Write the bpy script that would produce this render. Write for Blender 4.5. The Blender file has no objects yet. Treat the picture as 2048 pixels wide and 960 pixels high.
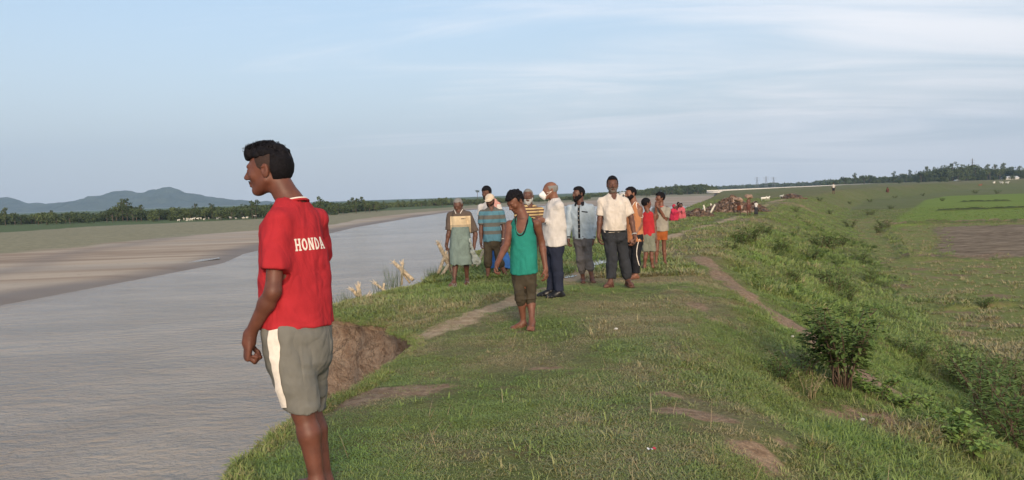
import bpy, math, random
import numpy as np
from mathutils import Vector, Matrix
from mathutils.bvhtree import BVHTree
random.seed(7); rng = np.random.default_rng(11)
SC = bpy.context.scene; COL = SC.collection
R = math.radians
# ------------------------------------------------------------------ camera
FPX = 1547.0; CAMZ = 1.42; PITCH = R(3.36); ROLL = R(2.04)
_f = np.array([0, math.cos(PITCH), -math.sin(PITCH)])
_r0 = np.array([1.0, 0, 0]); _u0 = np.array([0, math.sin(PITCH), math.cos(PITCH)])
_r = _r0*math.cos(ROLL) - _u0*math.sin(ROLL); _u = _u0*math.cos(ROLL) + _r0*math.sin(ROLL)
cam_d = bpy.data.cameras.new('camera'); cam = bpy.data.objects.new('camera', cam_d); COL.objects.link(cam)
cam.matrix_world = Matrix(((_r[0], _u[0], -_f[0], 0), (_r[1], _u[1], -_f[1], 0), (_r[2], _u[2], -_f[2], CAMZ), (0, 0, 0, 1)))
cam_d.sensor_width = 36; cam_d.lens = 36*FPX/2048; cam_d.clip_start = 0.05; cam_d.clip_end = 20000
SC.camera = cam
# ------------------------------------------------------------------ view, world, sun
SC.view_settings.view_transform = 'Standard'; SC.view_settings.look = 'None'
SC.view_settings.exposure = 0.56; SC.view_settings.gamma = 1
SC.cycles.max_bounces = 6; SC.cycles.volume_bounces = 0; SC.cycles.transparent_max_bounces = 8
SUN_EL = R(17); SUN_AZ = R(171)          # compass style: 0 = +y, clockwise; the sun stands behind the camera
world = bpy.data.worlds.new('World'); SC.world = world; world.use_nodes = True

class NT:
    """small helper to write node trees"""
    def __init__(s, tree): s.t = tree; s.n = tree.nodes; s.l = tree.links
    def new(s, typ, **kw):
        n = s.n.new(typ)
        for k, v in kw.items():
            if k.startswith('i_'): 
                key = k[2:]; key = int(key) if key.isdigit() else key.replace('_', ' ')
                s.put(n, key, v)
            else: setattr(n, k, v)
        return n
    def put(s, n, key, v):
        if isinstance(v, bpy.types.NodeSocket): s.l.new(v, n.inputs[key])
        else: n.inputs[key].default_value = v
    def math(s, op, a, b=None, c=None, clamp=False):
        n = s.n.new('ShaderNodeMath'); n.operation = op; n.use_clamp = clamp
        s.put(n, 0, a)
        if b is not None: s.put(n, 1, b)
        if c is not None: s.put(n, 2, c)
        return n.outputs[0]
    def vmath(s, op, a, b=None):
        n = s.n.new('ShaderNodeVectorMath'); n.operation = op; s.put(n, 0, a)
        if b is not None: s.put(n, 1, b)
        return n.outputs[0]
    def mix(s, f, a, b, blend='MIX'):
        n = s.n.new('ShaderNodeMix'); n.data_type = 'RGBA'; n.blend_type = blend
        s.put(n, 0, f); s.put(n, 6, a if isinstance(a, bpy.types.NodeSocket) else (*a[:3], 1)); s.put(n, 7, b if isinstance(b, bpy.types.NodeSocket) else (*b[:3], 1))
        return n.outputs[2]
    def noise(s, vec, scale, detail=3, rough=.55, dist=0, out=0):
        n = s.n.new('ShaderNodeTexNoise'); s.put(n, 'Vector', vec); s.put(n, 'Scale', scale); s.put(n, 'Detail', detail); s.put(n, 'Roughness', rough); s.put(n, 'Distortion', dist)
        return n.outputs[out]
    def ramp(s, f, lo, hi, a=0.0, b=1.0):
        n = s.n.new('ShaderNodeMapRange'); n.clamp = True; n.interpolation_type = 'SMOOTHSTEP'
        s.put(n, 0, f); s.put(n, 1, lo); s.put(n, 2, hi); s.put(n, 3, a); s.put(n, 4, b); return n.outputs[0]

w = NT(world.node_tree); w.n.clear()
out = w.new('ShaderNodeOutputWorld'); bg = w.new('ShaderNodeBackground'); w.l.new(bg.outputs[0], out.inputs[0])
sky = w.new('ShaderNodeTexSky', sky_type='NISHITA', sun_disc=False)
sky.sun_elevation = SUN_EL; sky.sun_rotation = SUN_AZ; sky.air_density = 1.0; sky.dust_density = 2.2; sky.ozone_density = 1.6; sky.altitude = 60
geo = w.new('ShaderNodeTexCoord'); d = geo.outputs['Generated']
sep = w.new('ShaderNodeSeparateXYZ', i_0=d)
zc = w.math('MAXIMUM', sep.outputs[2], 0.02)
zz = w.math('ADD', zc, 0.10)
px_ = w.math('DIVIDE', sep.outputs[0], zz); py_ = w.math('DIVIDE', sep.outputs[1], zz)
cv = w.new('ShaderNodeCombineXYZ', i_0=px_, i_1=py_, i_2=0.0).outputs[0]
mp = w.new('ShaderNodeMapping', i_0=cv); mp.inputs['Rotation'].default_value = (0, 0, R(22)); mp.inputs['Scale'].default_value = (.32, 1.15, 1)
n1 = w.noise(mp.outputs[0], 1.05, 9, .62, .9)
n2 = w.noise(cv, .33, 3, .5, .3)
side = w.ramp(px_, -1.9, 2.6, -.11, .10)            # high cloud thickens towards the east
cover = w.math('ADD', w.math('ADD', w.math('MULTIPLY', n1, .6), w.math('MULTIPLY', n2, .42)), side)
cl = w.ramp(cover, .44, .70)
cl = w.math('MULTIPLY', cl, w.ramp(sep.outputs[2], .0, .10, .35, 1.0))
hz = w.ramp(sep.outputs[2], -.02, .30, 1.0, 0.0)
base = w.mix(w.math('MULTIPLY', hz, .80), sky.outputs[0], (3.70, 3.62, 3.78))       # milky air low in the sky
base = w.mix(.42, base, (3.5, 4.2, 4.85))
base = w.mix(w.math('MULTIPLY', cl, .72), base, (6.1, 5.9, 5.95))
w.put(bg, 0, base); w.put(bg, 1, 0.134)
sd = bpy.data.lights.new('sun', 'SUN'); sun = bpy.data.objects.new('sun', sd); COL.objects.link(sun)
sd.energy = 2.4; sd.angle = R(20); sd.color = (1, .80, .58)
_sv = Vector((math.sin(SUN_AZ)*math.cos(SUN_EL), math.cos(SUN_AZ)*math.cos(SUN_EL), math.sin(SUN_EL)))
sun.rotation_euler = _sv.to_track_quat('Z', 'Y').to_euler(); sun.location = (0, 0, 60)

# ------------------------------------------------------------------ object helpers
def tag(o, label=None, cat=None, group=None, kind=None):
    if label: o['label'] = label
    if cat: o['category'] = cat
    if group: o['group'] = group
    if kind: o['kind'] = kind
    return o
def link(name, me, parent=None, loc=None):
    o = bpy.data.objects.new(name, me); COL.objects.link(o)
    if loc is not None: o.location = loc
    if parent is not None: o.parent = parent
    return o
def mesh(name, v, f, mat=None, smooth=True):
    me = bpy.data.meshes.new(name)
    v = np.asarray(v, dtype=np.float32).reshape(-1, 3)
    me.vertices.add(len(v)); me.vertices.foreach_set('co', v.ravel())
    if isinstance(f, np.ndarray):
        k = f.shape[1]; nf = len(f); idx = f.ravel().astype(np.int32); st = np.arange(nf, dtype=np.int32)*k
    else:
        nf = len(f); ln = np.array([len(q) for q in f], dtype=np.int32)
        idx = np.fromiter((i for q in f for i in q), dtype=np.int32); st = np.concatenate([[0], np.cumsum(ln)[:-1]]).astype(np.int32) if nf else np.zeros(0, np.int32)
    me.loops.add(len(idx)); me.loops.foreach_set('vertex_index', idx)
    me.polygons.add(nf); me.polygons.foreach_set('loop_start', st)
    me.update(calc_edges=True); me.validate()
    if smooth: me.polygons.foreach_set('use_smooth', np.ones(len(me.polygons), dtype=bool))
    for m in (mat if isinstance(mat, (list, tuple)) else [mat]):
        if m: me.materials.append(m)
    return me
def empty(name, loc=(0, 0, 0), rz=0, **kw):
    o = link(name, None, None, loc); o.rotation_euler.z = rz; o.empty_display_size = .1
    return tag(o, **kw)
def add_color(me, name, arr):
    a = me.color_attributes.new(name, 'FLOAT_COLOR', 'POINT'); a.data.foreach_set('color', np.asarray(arr, dtype=np.float32).ravel())
def at(px, py, Y):
    """a point at depth Y along the view through a photograph pixel"""
    return np.array([0, 0, CAMZ]) + Y*(_f + _r*(px-1024)/FPX + _u*(480-py)/FPX)

# ------------------------------------------------------------------ value noise
def _hash(ix, iy, iz, s):
    h = (ix.astype(np.int64)*374761393 + iy.astype(np.int64)*668265263 + iz.astype(np.int64)*1274126177 + s*974711) & 0xffffffff
    h = ((h ^ (h >> 13))*1274126177) & 0xffffffff
    h ^= h >> 16
    return (h & 0xffff)/32767.5 - 1
def vnoise(x, y, z=None, seed=0):
    x = np.asarray(x, float); y = np.asarray(y, float); x, y = np.broadcast_arrays(x, y)
    two = z is None
    ix = np.floor(x); iy = np.floor(y); fx = x-ix; fy = y-iy
    fx = fx*fx*(3-2*fx); fy = fy*fy*(3-2*fy); o = 0
    if two:
        iz = np.zeros_like(ix)
        a = _hash(ix, iy, iz, seed); b = _hash(ix+1, iy, iz, seed); c = _hash(ix, iy+1, iz, seed); e = _hash(ix+1, iy+1, iz, seed)
        return (a*(1-fx)+b*fx)*(1-fy) + (c*(1-fx)+e*fx)*fy
    iz = np.floor(z); fz = z-iz; fz = fz*fz*(3-2*fz); r = 0
    for k in (0, 1):
        a = _hash(ix, iy, iz+k, seed); b = _hash(ix+1, iy, iz+k, seed); c = _hash(ix, iy+1, iz+k, seed); e = _hash(ix+1, iy+1, iz+k, seed)
        r = r + ((a*(1-fx)+b*fx)*(1-fy) + (c*(1-fx)+e*fx)*fy)*(fz if k else 1-fz)
    return r
def fbm(x, y, z=None, o=4, seed=0, g=.5):
    r = 0; a = 1; t = 0
    for i in range(o):
        s = 2.03**i
        r = r + a*vnoise(x*s+i*17.3, y*s-i*9.1, None if z is None else z*s+i*3.7, seed+i); t += a; a *= g
    return r/t
def sstep(a, b, x):
    t = np.clip((x-a)/(b-a), 0, 1); return t*t*(3-2*t)
def poly_dist(x, y, pts):
    """distance to a polyline and the fraction along it"""
    P = np.asarray(pts, float); D = np.full(np.shape(x), 1e9); T = np.zeros(np.shape(x)); n = len(P)-1
    for i in range(n):
        a = P[i, :2]; b = P[i+1, :2]; ab = b-a; t = np.clip(((x-a[0])*ab[0]+(y-a[1])*ab[1])/max(ab@ab, 1e-9), 0, 1)
        dd = np.hypot(x-a[0]-t*ab[0], y-a[1]-t*ab[1]); m = dd < D; D = np.where(m, dd, D); T = np.where(m, (i+t)/n, T)
    return D, T
# ------------------------------------------------------------------ the lie of the land
WATER_Z = -3.1
_EY = [-30, 0, 2.5, 3.9, 5.0, 5.56, 6.0, 6.6, 7.3, 7.7, 8.3, 8.9, 9.35, 9.6, 9.9, 10.4, 10.8, 12.3, 14, 20.7, 28, 36, 44, 60, 100, 160, 250, 400, 600, 800, 1500, 3000]
_EX = [-4, -2.1, -1.75, -1.54, -1.50, -1.34, -1.22, -1.12, -.98, -1.02, -1.28, -1.55, -1.95, -2.3, -2.55, -2.75, -2.5, -2.1, -1.65, -1.1, .35, 3.4, 6.8, 13.4, 25.5, 43, 68, 122, 260, 600, 1500, 3300]
_RY = [-30, 0, 4, 8, 12, 16, 24, 35, 50, 71, 100, 150, 250, 400, 800, 1500, 3000]
_RX = [-4, .5, 1.05, 1.95, 2.9, 3.9, 6.5, 11, 17, 25.5, 38.5, 64, 138, 300, 900, 2300, 5200]
_LY = [-200, -40, 0, 39, 60, 70, 129, 180, 233, 290, 350, 430, 600, 800, 1500, 3000]
_LX = [-150, -48, -33, -26, -23.6, -25.5, -27, -24, -18.7, -3, 30, 90, 225, 560, 1440, 3200]
def xe(y): return np.interp(y, _EY, _EX)
def xr(y): return np.interp(y, _RY, _RX)
def xl(y): return np.interp(y, _LY, _LX)
FIELD_Z = -2.0
BUNDS = []      # (polyline, height, width) filled below
def land_h(x, y, fine=True):
    x = np.asarray(x, float); y = np.asarray(y, float)
    c = 1/np.sqrt(1+((xr(y+1)-xr(y-1))/2)**2)
    s = (x-xr(y))*c + vnoise(x*.5, y*.5, seed=3)*.18
    t = np.clip(s/5.3+.04, 0, 1); p = .55*t*t*(3-2*t)+.45*t
    z = FIELD_Z*p - .13*sstep(10.5, 14, y)*(1-p)
    near = np.clip(1-p*1.0, 0, 1)
    z = z - .03*np.exp(-np.clip(x-xe(y), 0, 9)/.3)*(y < 40)
    z = z + .022*vnoise(x*1.1, y*1.1, seed=5) + .035*vnoise(x*.35, y*.35, seed=6)
    slope = sstep(0, .15, t)*(1-sstep(.85, 1, t))
    z = z + slope*(.10*vnoise(x*.8, y*.8, seed=8)+.05*vnoise(x*2.1, y*2.1, seed=9))
    z = z + sstep(60, 160, y)*vnoise(x*.02, y*.02, seed=12)*.35*near
    if fine: z = z + .008*vnoise(x*6, y*6, seed=10)
    for pl, hh, wd in BUNDS:
        dd, _ = poly_dist(x, y, pl); z = z + hh*np.exp(-(dd/wd)**4)*(1+.25*vnoise(x*1.7, y*1.7, seed=13))
    return z
def left_h(x, y):
    s = xl(y)-x
    z = WATER_Z-.25 + .42*sstep(-4.5, 1.5, s) + .45*sstep(10, 90, s) + .35*sstep(60, 260, s)
    return z + .05*vnoise(x*.08, y*.08, seed=21)*sstep(2, 20, s) + .03*vnoise(x*.3, y*.3, seed=22)*sstep(1, 6, s)
def ground(px, py, left=False):
    """where the view through a photograph pixel meets the land"""
    d = _f + _r*(px-1024)/FPX + _u*(480-py)/FPX; o = np.array([0, 0, CAMZ]); fn = left_h if left else land_h
    T = np.concatenate([np.arange(1, 80, .02), np.geomspace(80, 2500, 4000)])
    P = o+T[:, None]*d; g = P[:, 2]-fn(P[:, 0], P[:, 1]); k = int(np.argmax(g < 0))
    if g[k] >= 0: k = len(T)-1
    t = T[k]
    if k: a, b = g[k-1], g[k]; t = T[k-1]+(T[k]-T[k-1])*a/(a-b)
    p = o+t*d; p[2] = float(fn(p[0], p[1])); return p
G = lambda *q: np.array([ground(*p) for p in q])
BUNDS_PX = [([(1815, 519), (1900, 519), (2048, 517), (2300, 508)], .22, .38), ([(1770, 452), (1870, 447), (2048, 445), (2300, 440)], .28, .5), ([(1900, 617), (1985, 612), (2048, 611), (2200, 606)], .13, .2),
            ([(1885, 422), (1960, 420), (2048, 417), (2300, 410)], .28, .6), ([(1925, 405), (2010, 403)], .3, .6), ([(1820, 519), (1790, 480), (1770, 452)], .10, .3)]
_b = [(G(*pl), hh, wd) for pl, hh, wd in BUNDS_PX]; BUNDS += _b
# ------------------------------------------------------------------ materials
def mat(name, fn, **kw):
    m = bpy.data.materials.new(name); m.use_nodes = True; t = NT(m.node_tree); t.n.clear()
    o = t.new('ShaderNodeOutputMaterial'); b = t.new('ShaderNodeBsdfPrincipled'); t.l.new(b.outputs[0], o.inputs[0])
    for k, v in kw.items(): t.put(b, k.replace('_', ' '), v)
    fn(t, b); return m
def bump(t, b, h, strength=.4, dist=.02):
    n = t.new('ShaderNodeBump'); t.put(n, 'Height', h); t.put(n, 'Strength', strength); t.put(n, 'Distance', dist); t.put(b, 'Normal', n.outputs[0])
def pos(t): return t.new('ShaderNodeNewGeometry').outputs['Position']
def obj(t): return t.new('ShaderNodeTexCoord').outputs['Object']
def attr(t, name, typ='GEOMETRY'):
    n = t.new('ShaderNodeAttribute'); n.attribute_name = name; n.attribute_type = typ; return n
def plain(name, c, rough=.8, var=.18, scale=30, bs=.15, bd=.004, spec=.3):
    def fn(t, b):
        v = obj(t); n = t.noise(v, scale, 4); f = t.ramp(n, .3, .7)
        t.put(b, 'Base Color', t.mix(f, [q*(1-var) for q in c], [q*(1+var) for q in c])); t.put(b, 'Roughness', rough); t.put(b, 'Specular IOR Level', spec)
        bump(t, b, n, bs, bd)
    return mat(name, fn)

def f_land(t, b):
    P = pos(t)
    za = t.new('ShaderNodeSeparateColor', i_0=attr(t, 'zone_a').outputs[0]); zb = t.new('ShaderNodeSeparateColor', i_0=attr(t, 'zone_b').outputs[0])
    fine = t.noise(P, 38, 5, .65); mid = t.noise(P, 5, 5, .6); big = t.noise(P, .6, 4, .6); huge = t.noise(P, .09, 4, .6)
    green = t.mix(t.ramp(fine, .3, .72), (.070, .092, .026), (.150, .185, .058))
    green = t.mix(t.math('MULTIPLY', t.ramp(mid, .42, .75), .5), green, (.19, .19, .075))
    green = t.mix(t.math('MULTIPLY', t.ramp(big, .5, .75), .45), green, (.18, .165, .085))
    green = t.mix(t.math('MULTIPLY', t.ramp(huge, .42, .68), .35), green, (.18, .165, .095))
    dryc = t.mix(t.ramp(fine, .3, .75), (.125, .095, .052), (.29, .235, .14)); green = t.mix(t.math('MULTIPLY', t.ramp(t.noise(P, 2.2, 4, .6), .52, .62), .6), green, (.15, .115, .065))
    c = t.mix(zb.outputs[2], green, dryc)
    edge = lambda s, k=.9, lo=.35, hi=.65: t.ramp(t.math('ADD', s, t.math('MULTIPLY', t.math('SUBTRACT', mid, .5), k)), lo, hi)
    rice = t.mix(t.ramp(t.noise(P, 12, 4, .7), .3, .7), (.13, .185, .032), (.20, .255, .055)); rice = t.mix(t.math('MULTIPLY', t.ramp(huge, .45, .6), .6), rice, (.15, .205, .04))
    c = t.mix(edge(za.outputs[2]), c, rice)
    ol = t.mix(t.ramp(t.noise(P, 9, 5, .7), .3, .7), (.125, .150, .040), (.225, .235, .078)); ol = t.mix(t.ramp(t.noise(P, .9, 4, .65), .50, .66), ol, (.22, .155, .09))
    c = t.mix(edge(zb.outputs[1]), c, ol)
    mp = t.new('ShaderNodeMapping', i_0=P); mp.inputs['Rotation'].default_value = (0, 0, .5); mp.inputs['Scale'].default_value = (.7, 3.2, 1)
    fur = t.noise(mp.outputs[0], 1.3, 6, .7)
    pl = t.mix(t.ramp(fur, .36, .66), (.11, .075, .048), (.31, .235, .16))
    c = t.mix(edge(zb.outputs[0], .7), c, pl)
    soil = t.mix(t.ramp(t.noise(P, 14, 5, .7), .3, .72), (.19, .120, .075), (.36, .255, .17))
    c = t.mix(edge(za.outputs[0], 1.1), c, soil)
    pth = t.mix(t.ramp(t.noise(P, 9, 5, .7), .3, .72), (.31, .215, .13), (.50, .375, .25))
    c = t.mix(edge(za.outputs[1], .9), c, pth); c = t.mix(attr(t, 'bund').outputs['Fac'], c, (.035, .05, .018))
    t.put(b, 'Base Color', c); t.put(b, 'Roughness', .95); t.put(b, 'Specular IOR Level', .12)
    bump(t, b, t.math('ADD', t.math('MULTIPLY', mid, 1.2), fine), .8, .03)
M_LAND = mat('grassland', f_land)
def f_cliff(t, b):
    P = pos(t); mp = t.new('ShaderNodeMapping', i_0=P); mp.inputs['Scale'].default_value = (1, 1, 2.4)
    a = t.noise(mp.outputs[0], 3.2, 7, .68, .6); c2 = t.noise(P, 26, 5, .7); st = t.noise(mp.outputs[0], 1.1, 3)
    v = t.new('ShaderNodeTexVoronoi', feature='DISTANCE_TO_EDGE'); m2 = t.new('ShaderNodeMapping', i_0=t.vmath('ADD', P, t.vmath('MULTIPLY', t.noise(P, 5, 4, out=1), (.5, .5, .5)))); m2.inputs['Scale'].default_value = (1, 1, .4); t.put(v, 'Vector', m2.outputs[0]); t.put(v, 'Scale', 4.5)
    c = t.mix(t.ramp(a, .32, .7), (.25, .155, .10), (.48, .345, .245)); c = t.mix(t.math('MULTIPLY', t.ramp(st, .45, .62), .5), c, (.45, .35, .27))
    c = t.mix(t.math('MULTIPLY', t.ramp(c2, .45, .7), .35), c, (.16, .09, .06))
    t.put(b, 'Base Color', c); t.put(b, 'Roughness', .95); t.put(b, 'Specular IOR Level', .1)
    bump(t, b, t.math('ADD', t.math('MULTIPLY', a, 2), t.math('ADD', c2, t.math('MULTIPLY', t.ramp(v.outputs[0], 0, .035), .8))), 1.0, .06)
M_CLIFF = mat('cliff_earth', f_cliff)
def f_sand(t, b):
    P = pos(t); za = t.new('ShaderNodeSeparateColor', i_0=attr(t, 'zone_a').outputs[0])
    mp = t.new('ShaderNodeMapping', i_0=P); mp.inputs['Rotation'].default_value = (0, 0, R(-62)); mp.inputs['Scale'].default_value = (.16, 1.3, 1)
    a = t.noise(mp.outputs[0], .16, 7, .62, .5); f = t.noise(P, 1.2, 6, .7); band = t.noise(mp.outputs[0], .07, 4, .5)
    c = t.mix(t.ramp(a, .35, .66), (.285, .20, .14), (.48, .375, .28)); c = t.mix(t.math('MULTIPLY', t.ramp(band, .45, .62), .6), c, (.44, .37, .30))
    c = t.mix(t.math('MULTIPLY', t.ramp(f, .55, .75), .35), c, (.15, .105, .078))
    wet = za.outputs[0]; c = t.mix(t.math('MULTIPLY', wet, .8), c, (.17, .13, .105))
    gr = t.mix(t.ramp(f, .3, .7), (.19, .17, .10), (.31, .27, .165)); gm = t.ramp(t.math('ADD', za.outputs[1], t.math('MULTIPLY', t.math('SUBTRACT', a, .5), 1.1)), .35, .65)
    c = t.mix(gm, c, gr)
    gg = t.mix(t.ramp(f, .3, .7), (.055, .085, .03), (.12, .15, .05)); c = t.mix(t.ramp(t.math('ADD', za.outputs[2], t.math('MULTIPLY', t.math('SUBTRACT', a, .5), .8)), .4, .6), c, gg)
    pale = attr(t, 'zone_b').outputs[2]
    c = t.mix(t.ramp(t.math('ADD', pale, t.math('MULTIPLY', t.math('SUBTRACT', t.noise(mp.outputs[0], .5, 5, .7), .5), 1.4)), .42, .62), c, (.58, .48, .36))
    t.put(b, 'Base Color', c); t.put(b, 'Roughness', t.math('SUBTRACT', .95, t.math('MULTIPLY', wet, .35))); t.put(b, 'Specular IOR Level', .2)
    bump(t, b, f, .5, .08)
M_SAND = mat('river_sand', f_sand)
def f_water(t, b):
    P = pos(t)
    mp = t.new('ShaderNodeMapping', i_0=P); mp.inputs['Rotation'].default_value = (0, 0, R(4)); mp.inputs['Scale'].default_value = (.62, 1.25, 1)
    a = t.noise(mp.outputs[0], 2.3, 5, .62, .55); e = t.noise(mp.outputs[0], .55, 4, .6, .5); f = t.noise(P, 7.5, 4, .6, .2)
    silt = t.noise(mp.outputs[0], .11, 4, .6, .8)
    t.put(b, 'Base Color', t.mix(t.ramp(silt, .35, .65), (.31, .25, .195), (.40, .33, .26))); t.put(b, 'Roughness', .16); t.put(b, 'IOR', 1.33); t.put(b, 'Specular IOR Level', .42)
    bump(t, b, t.math('ADD', t.math('ADD', a, t.math('MULTIPLY', e, 1.8)), t.math('MULTIPLY', f, .5)), 1.0, .17)
M_WATER = mat('silty_water', f_water)

# ------------------------------------------------------------------ zones of the near land
def inside(x, y, poly):
    P = np.asarray(poly)[:, :2]; c = np.zeros(np.shape(x), bool); n = len(P)
    for i in range(n):
        x0, y0 = P[i]; x1, y1 = P[(i+1) % n]
        k = ((y0 > y) != (y1 > y)); c ^= k & (x < (x1-x0)*(y-y0)/((y1-y0) if y1 != y0 else 1e-9)+x0)
    return c
def soft(x, y, poly, wd):
    P = np.vstack([np.asarray(poly)[:, :2], np.asarray(poly)[:1, :2]]); d, _ = poly_dist(x, y, P); s = np.where(inside(x, y, poly), d, -d)
    return np.clip(.5+s/wd/2, 0, 1)
TRACK = G((795, 694), (850, 672), (905, 650), (950, 628), (1030, 602), (1090, 578), (1150, 550), (1230, 512), (1340, 473), (1390, 457), (1450, 442), (1500, 425), (1545, 405), (1575, 396))
TRACK2 = G((1020, 420), ); 
PATH_R = G((1405, 516), (1440, 547), (1490, 588), (1560, 635), (1630, 680), (1700, 735), (1750, 765), (1800, 790))
SIDE = G((735, 665), (800, 650), (870, 635))
BARE = [(1385, 826, .34, .16, 1), (1345, 792, .22, .10, .85), (1510, 910, .20, .16, 1), (1560, 885, .22, .12, .5), (1240, 737, .6, .16, .42), (1392, 612, .18, .5, .8), (1430, 640, .16, .3, .7), (1105, 737, .22, .10, .8),
        (790, 782, .62, .22, .85), (700, 800, .4, .3, .9), (1725, 835, .5, .35, .7), (520, 900, .28, .3, .75), (1180, 560, .5, .6, .45), (1270, 560, .8, .8, .5), (1500, 440, 2.6, 2.2, .5), (1560, 405, 5, 6, .55), (1330, 500, 1.0, 2.2, .45), (1640, 395, 3, 8, .3), (640, 960, .3, .3, .5)]
BARE_W = [(*ground(a, b)[:2], rx, ry, k) for a, b, rx, ry, k in BARE]
PLOUGH = G((1862, 454), (2048, 449), (2400, 440), (2400, 506), (2048, 513), (1900, 515), (1868, 500), (1880, 480))
RICE = G((1778, 476), (1772, 452), (1800, 432), (1835, 412), (1850, 400), (1900, 391), (2400, 375), (2400, 436), (2048, 444), (1868, 447), (1800, 455))
def zones(x, y):
    z = {}
    d, tt = poly_dist(x, y, TRACK); n = vnoise(x*1.3, y*1.3, seed=31); wd = .15+.012*y
    z['path'] = np.clip(1.15-d/wd*(1+.35*n), 0, 1)*(.75+.4*vnoise(x*.7, y*.7, seed=32))*np.where(y > 18, .8, 1)
    d, _ = poly_dist(x, y, PATH_R); z['soil'] = np.clip(1.4-d/.23*(1+.3*n), 0, 1)
    d, _ = poly_dist(x, y, SIDE); z['path'] = np.maximum(z['path'], np.clip(.85-d/.22, 0, 1)*.8)
    for cx, cy, rx, ry, k in BARE_W:
        q = np.hypot((x-cx)/rx, (y-cy)/ry)*(1+.35*vnoise(x*4/max(rx, .4), y*4/max(rx, .4), seed=33)); z['soil'] = np.maximum(z['soil'], np.clip(1.3-q, 0, 1)*k)
    s = (x-xr(y))/np.sqrt(1+((xr(y+1)-xr(y-1))/2)**2); z['s'] = s
    z['field'] = sstep(4.6, 5.6, s+.4*n)
    z['plough'] = soft(x, y, PLOUGH, .8)
    z['rice'] = soft(x, y, RICE, 1.2)
    z['olive'] = np.clip(z['field']*(y < 110)*(1-z['rice'])*(1-z['plough']), 0, 1)*np.where(y > 70, .3, 1)
    for pl, hh, wd in BUNDS:
        d, _ = poly_dist(x, y, pl); k = np.exp(-(d/(wd*1.1))**4); z['olive'] = z['olive']*(1-k*.8); z['soil'] = np.maximum(z['soil'], k*(.62 if wd in (.5, .38) else .30)*(vnoise(x*.8, y*.8, seed=35) > -.3)); z['rice'] = z['rice']*(1-k); z['bund'] = np.maximum(z.get('bund', 0*k), k*(wd == .6))
    crest = 1-sstep(-.3, 1.2, s)
    dn = fbm(x*.55, y*.55, o=3, seed=41)
    z['dry'] = np.clip(crest*(.40+.85*dn)+.22*(fbm(x*2.2, y*2.2, o=2, seed=44) > .25), 0, 1)*(1-sstep(25, 60, y)*.3)
    z['dry'] = np.clip(z['dry']*np.where((x < TRACKX(y)-.1) & (y > 7.3), .35, 1), 0, 1)
    z['soil'] = np.clip(z['soil'], 0, 1); z['path'] = np.clip(z['path'], 0, 1)
    return z
def TRACKX(y): return np.interp(y, TRACK[:, 1], TRACK[:, 0])
# ------------------------------------------------------------------ near land with its eroded cliff
ys = np.concatenate([np.arange(-12, 2, .5), np.arange(2, 14, .055), np.arange(14, 30, .16), np.arange(30, 150, .6), np.geomspace(150, 3000, 52)])
ss = np.concatenate([np.arange(0, 7, .06), np.arange(7, 26, .25), np.arange(26, 78, .8), np.geomspace(78, 4500, 40)])
def edge_x(y): return xe(y) + (.035*vnoise(y*2.3, 0*y, seed=50)+.02*vnoise(y*7, 0*y, seed=51))*(1+y*.04)
NC = 26
EX = edge_x(ys); dx = np.gradient(xe(ys), ys); nl = np.sqrt(1+dx**2); nx, ny = -1/nl, dx/nl
X = EX[:, None]+ss[None]; Y = np.repeat(ys[:, None], len(ss), 1); Z = land_h(X, Y)
zt = Z[:, 0]; kk = np.linspace(0, 1, NC+1)[1:]                      # cliff rows, from the lip to below the water
zc_ = zt[:, None]+(WATER_Z-.5-zt[:, None])*kk[None]**1.15; dep = zt[:, None]-zc_
yy = np.repeat(ys[:, None], NC, 1); xx0 = np.repeat(EX[:, None], NC, 1)
offn = .03*dep+.22*sstep(.8, 2.6, dep)*(.8+.5*vnoise(yy*.9, dep*.8, seed=52)) - .09*np.exp(-((dep-.18)/.13)**2)
rough = (.085*fbm(xx0*2.1+yy*2.1, dep*3.0, o=4, seed=53)+.05*np.abs(vnoise(xx0*6+yy*6, dep*5, seed=57)))*sstep(.0, .35, dep)
scal = np.where(ys > 60, 3.0, 1.0)[:, None]
offn = (offn+rough)*scal
CX = xx0+nx[:, None]*offn; CY = yy+ny[:, None]*offn
AX = np.concatenate([CX[:, ::-1], X], 1); AY = np.concatenate([CY[:, ::-1], Y], 1); AZ = np.concatenate([zc_[:, ::-1], Z], 1)
nr, ncol = AX.shape
ii = np.arange(nr*ncol).reshape(nr, ncol); F = np.stack([ii[:-1, :-1], ii[:-1, 1:], ii[1:, 1:], ii[1:, :-1]], -1).reshape(-1, 4)
me = mesh('ground', np.stack([AX, AY, AZ], -1), F, [M_LAND, M_CLIFF])
mi = np.zeros((nr-1, ncol-1), np.int32); mi[:, :NC-1] = 1; me.polygons.foreach_set('material_index', mi.ravel())
zn = zones(AX.ravel(), AY.ravel()); one = np.ones(AX.size)
rim = np.zeros((nr, ncol)); rim[:, NC-1:NC+2] = .75; rim[ys > 30] = 0
add_color(me, 'zone_a', np.stack([np.maximum(zn['soil'], rim.ravel()), zn['path'], zn['rice'], one], -1))
add_color(me, 'zone_b', np.stack([zn['plough'], zn['olive'], zn['dry'], one], -1))
_a = me.attributes.new('bund', 'FLOAT', 'POINT'); _a.data.foreach_set('value', np.asarray(zn['bund'], np.float32)); tag(link('ground', me), kind='structure')
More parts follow.
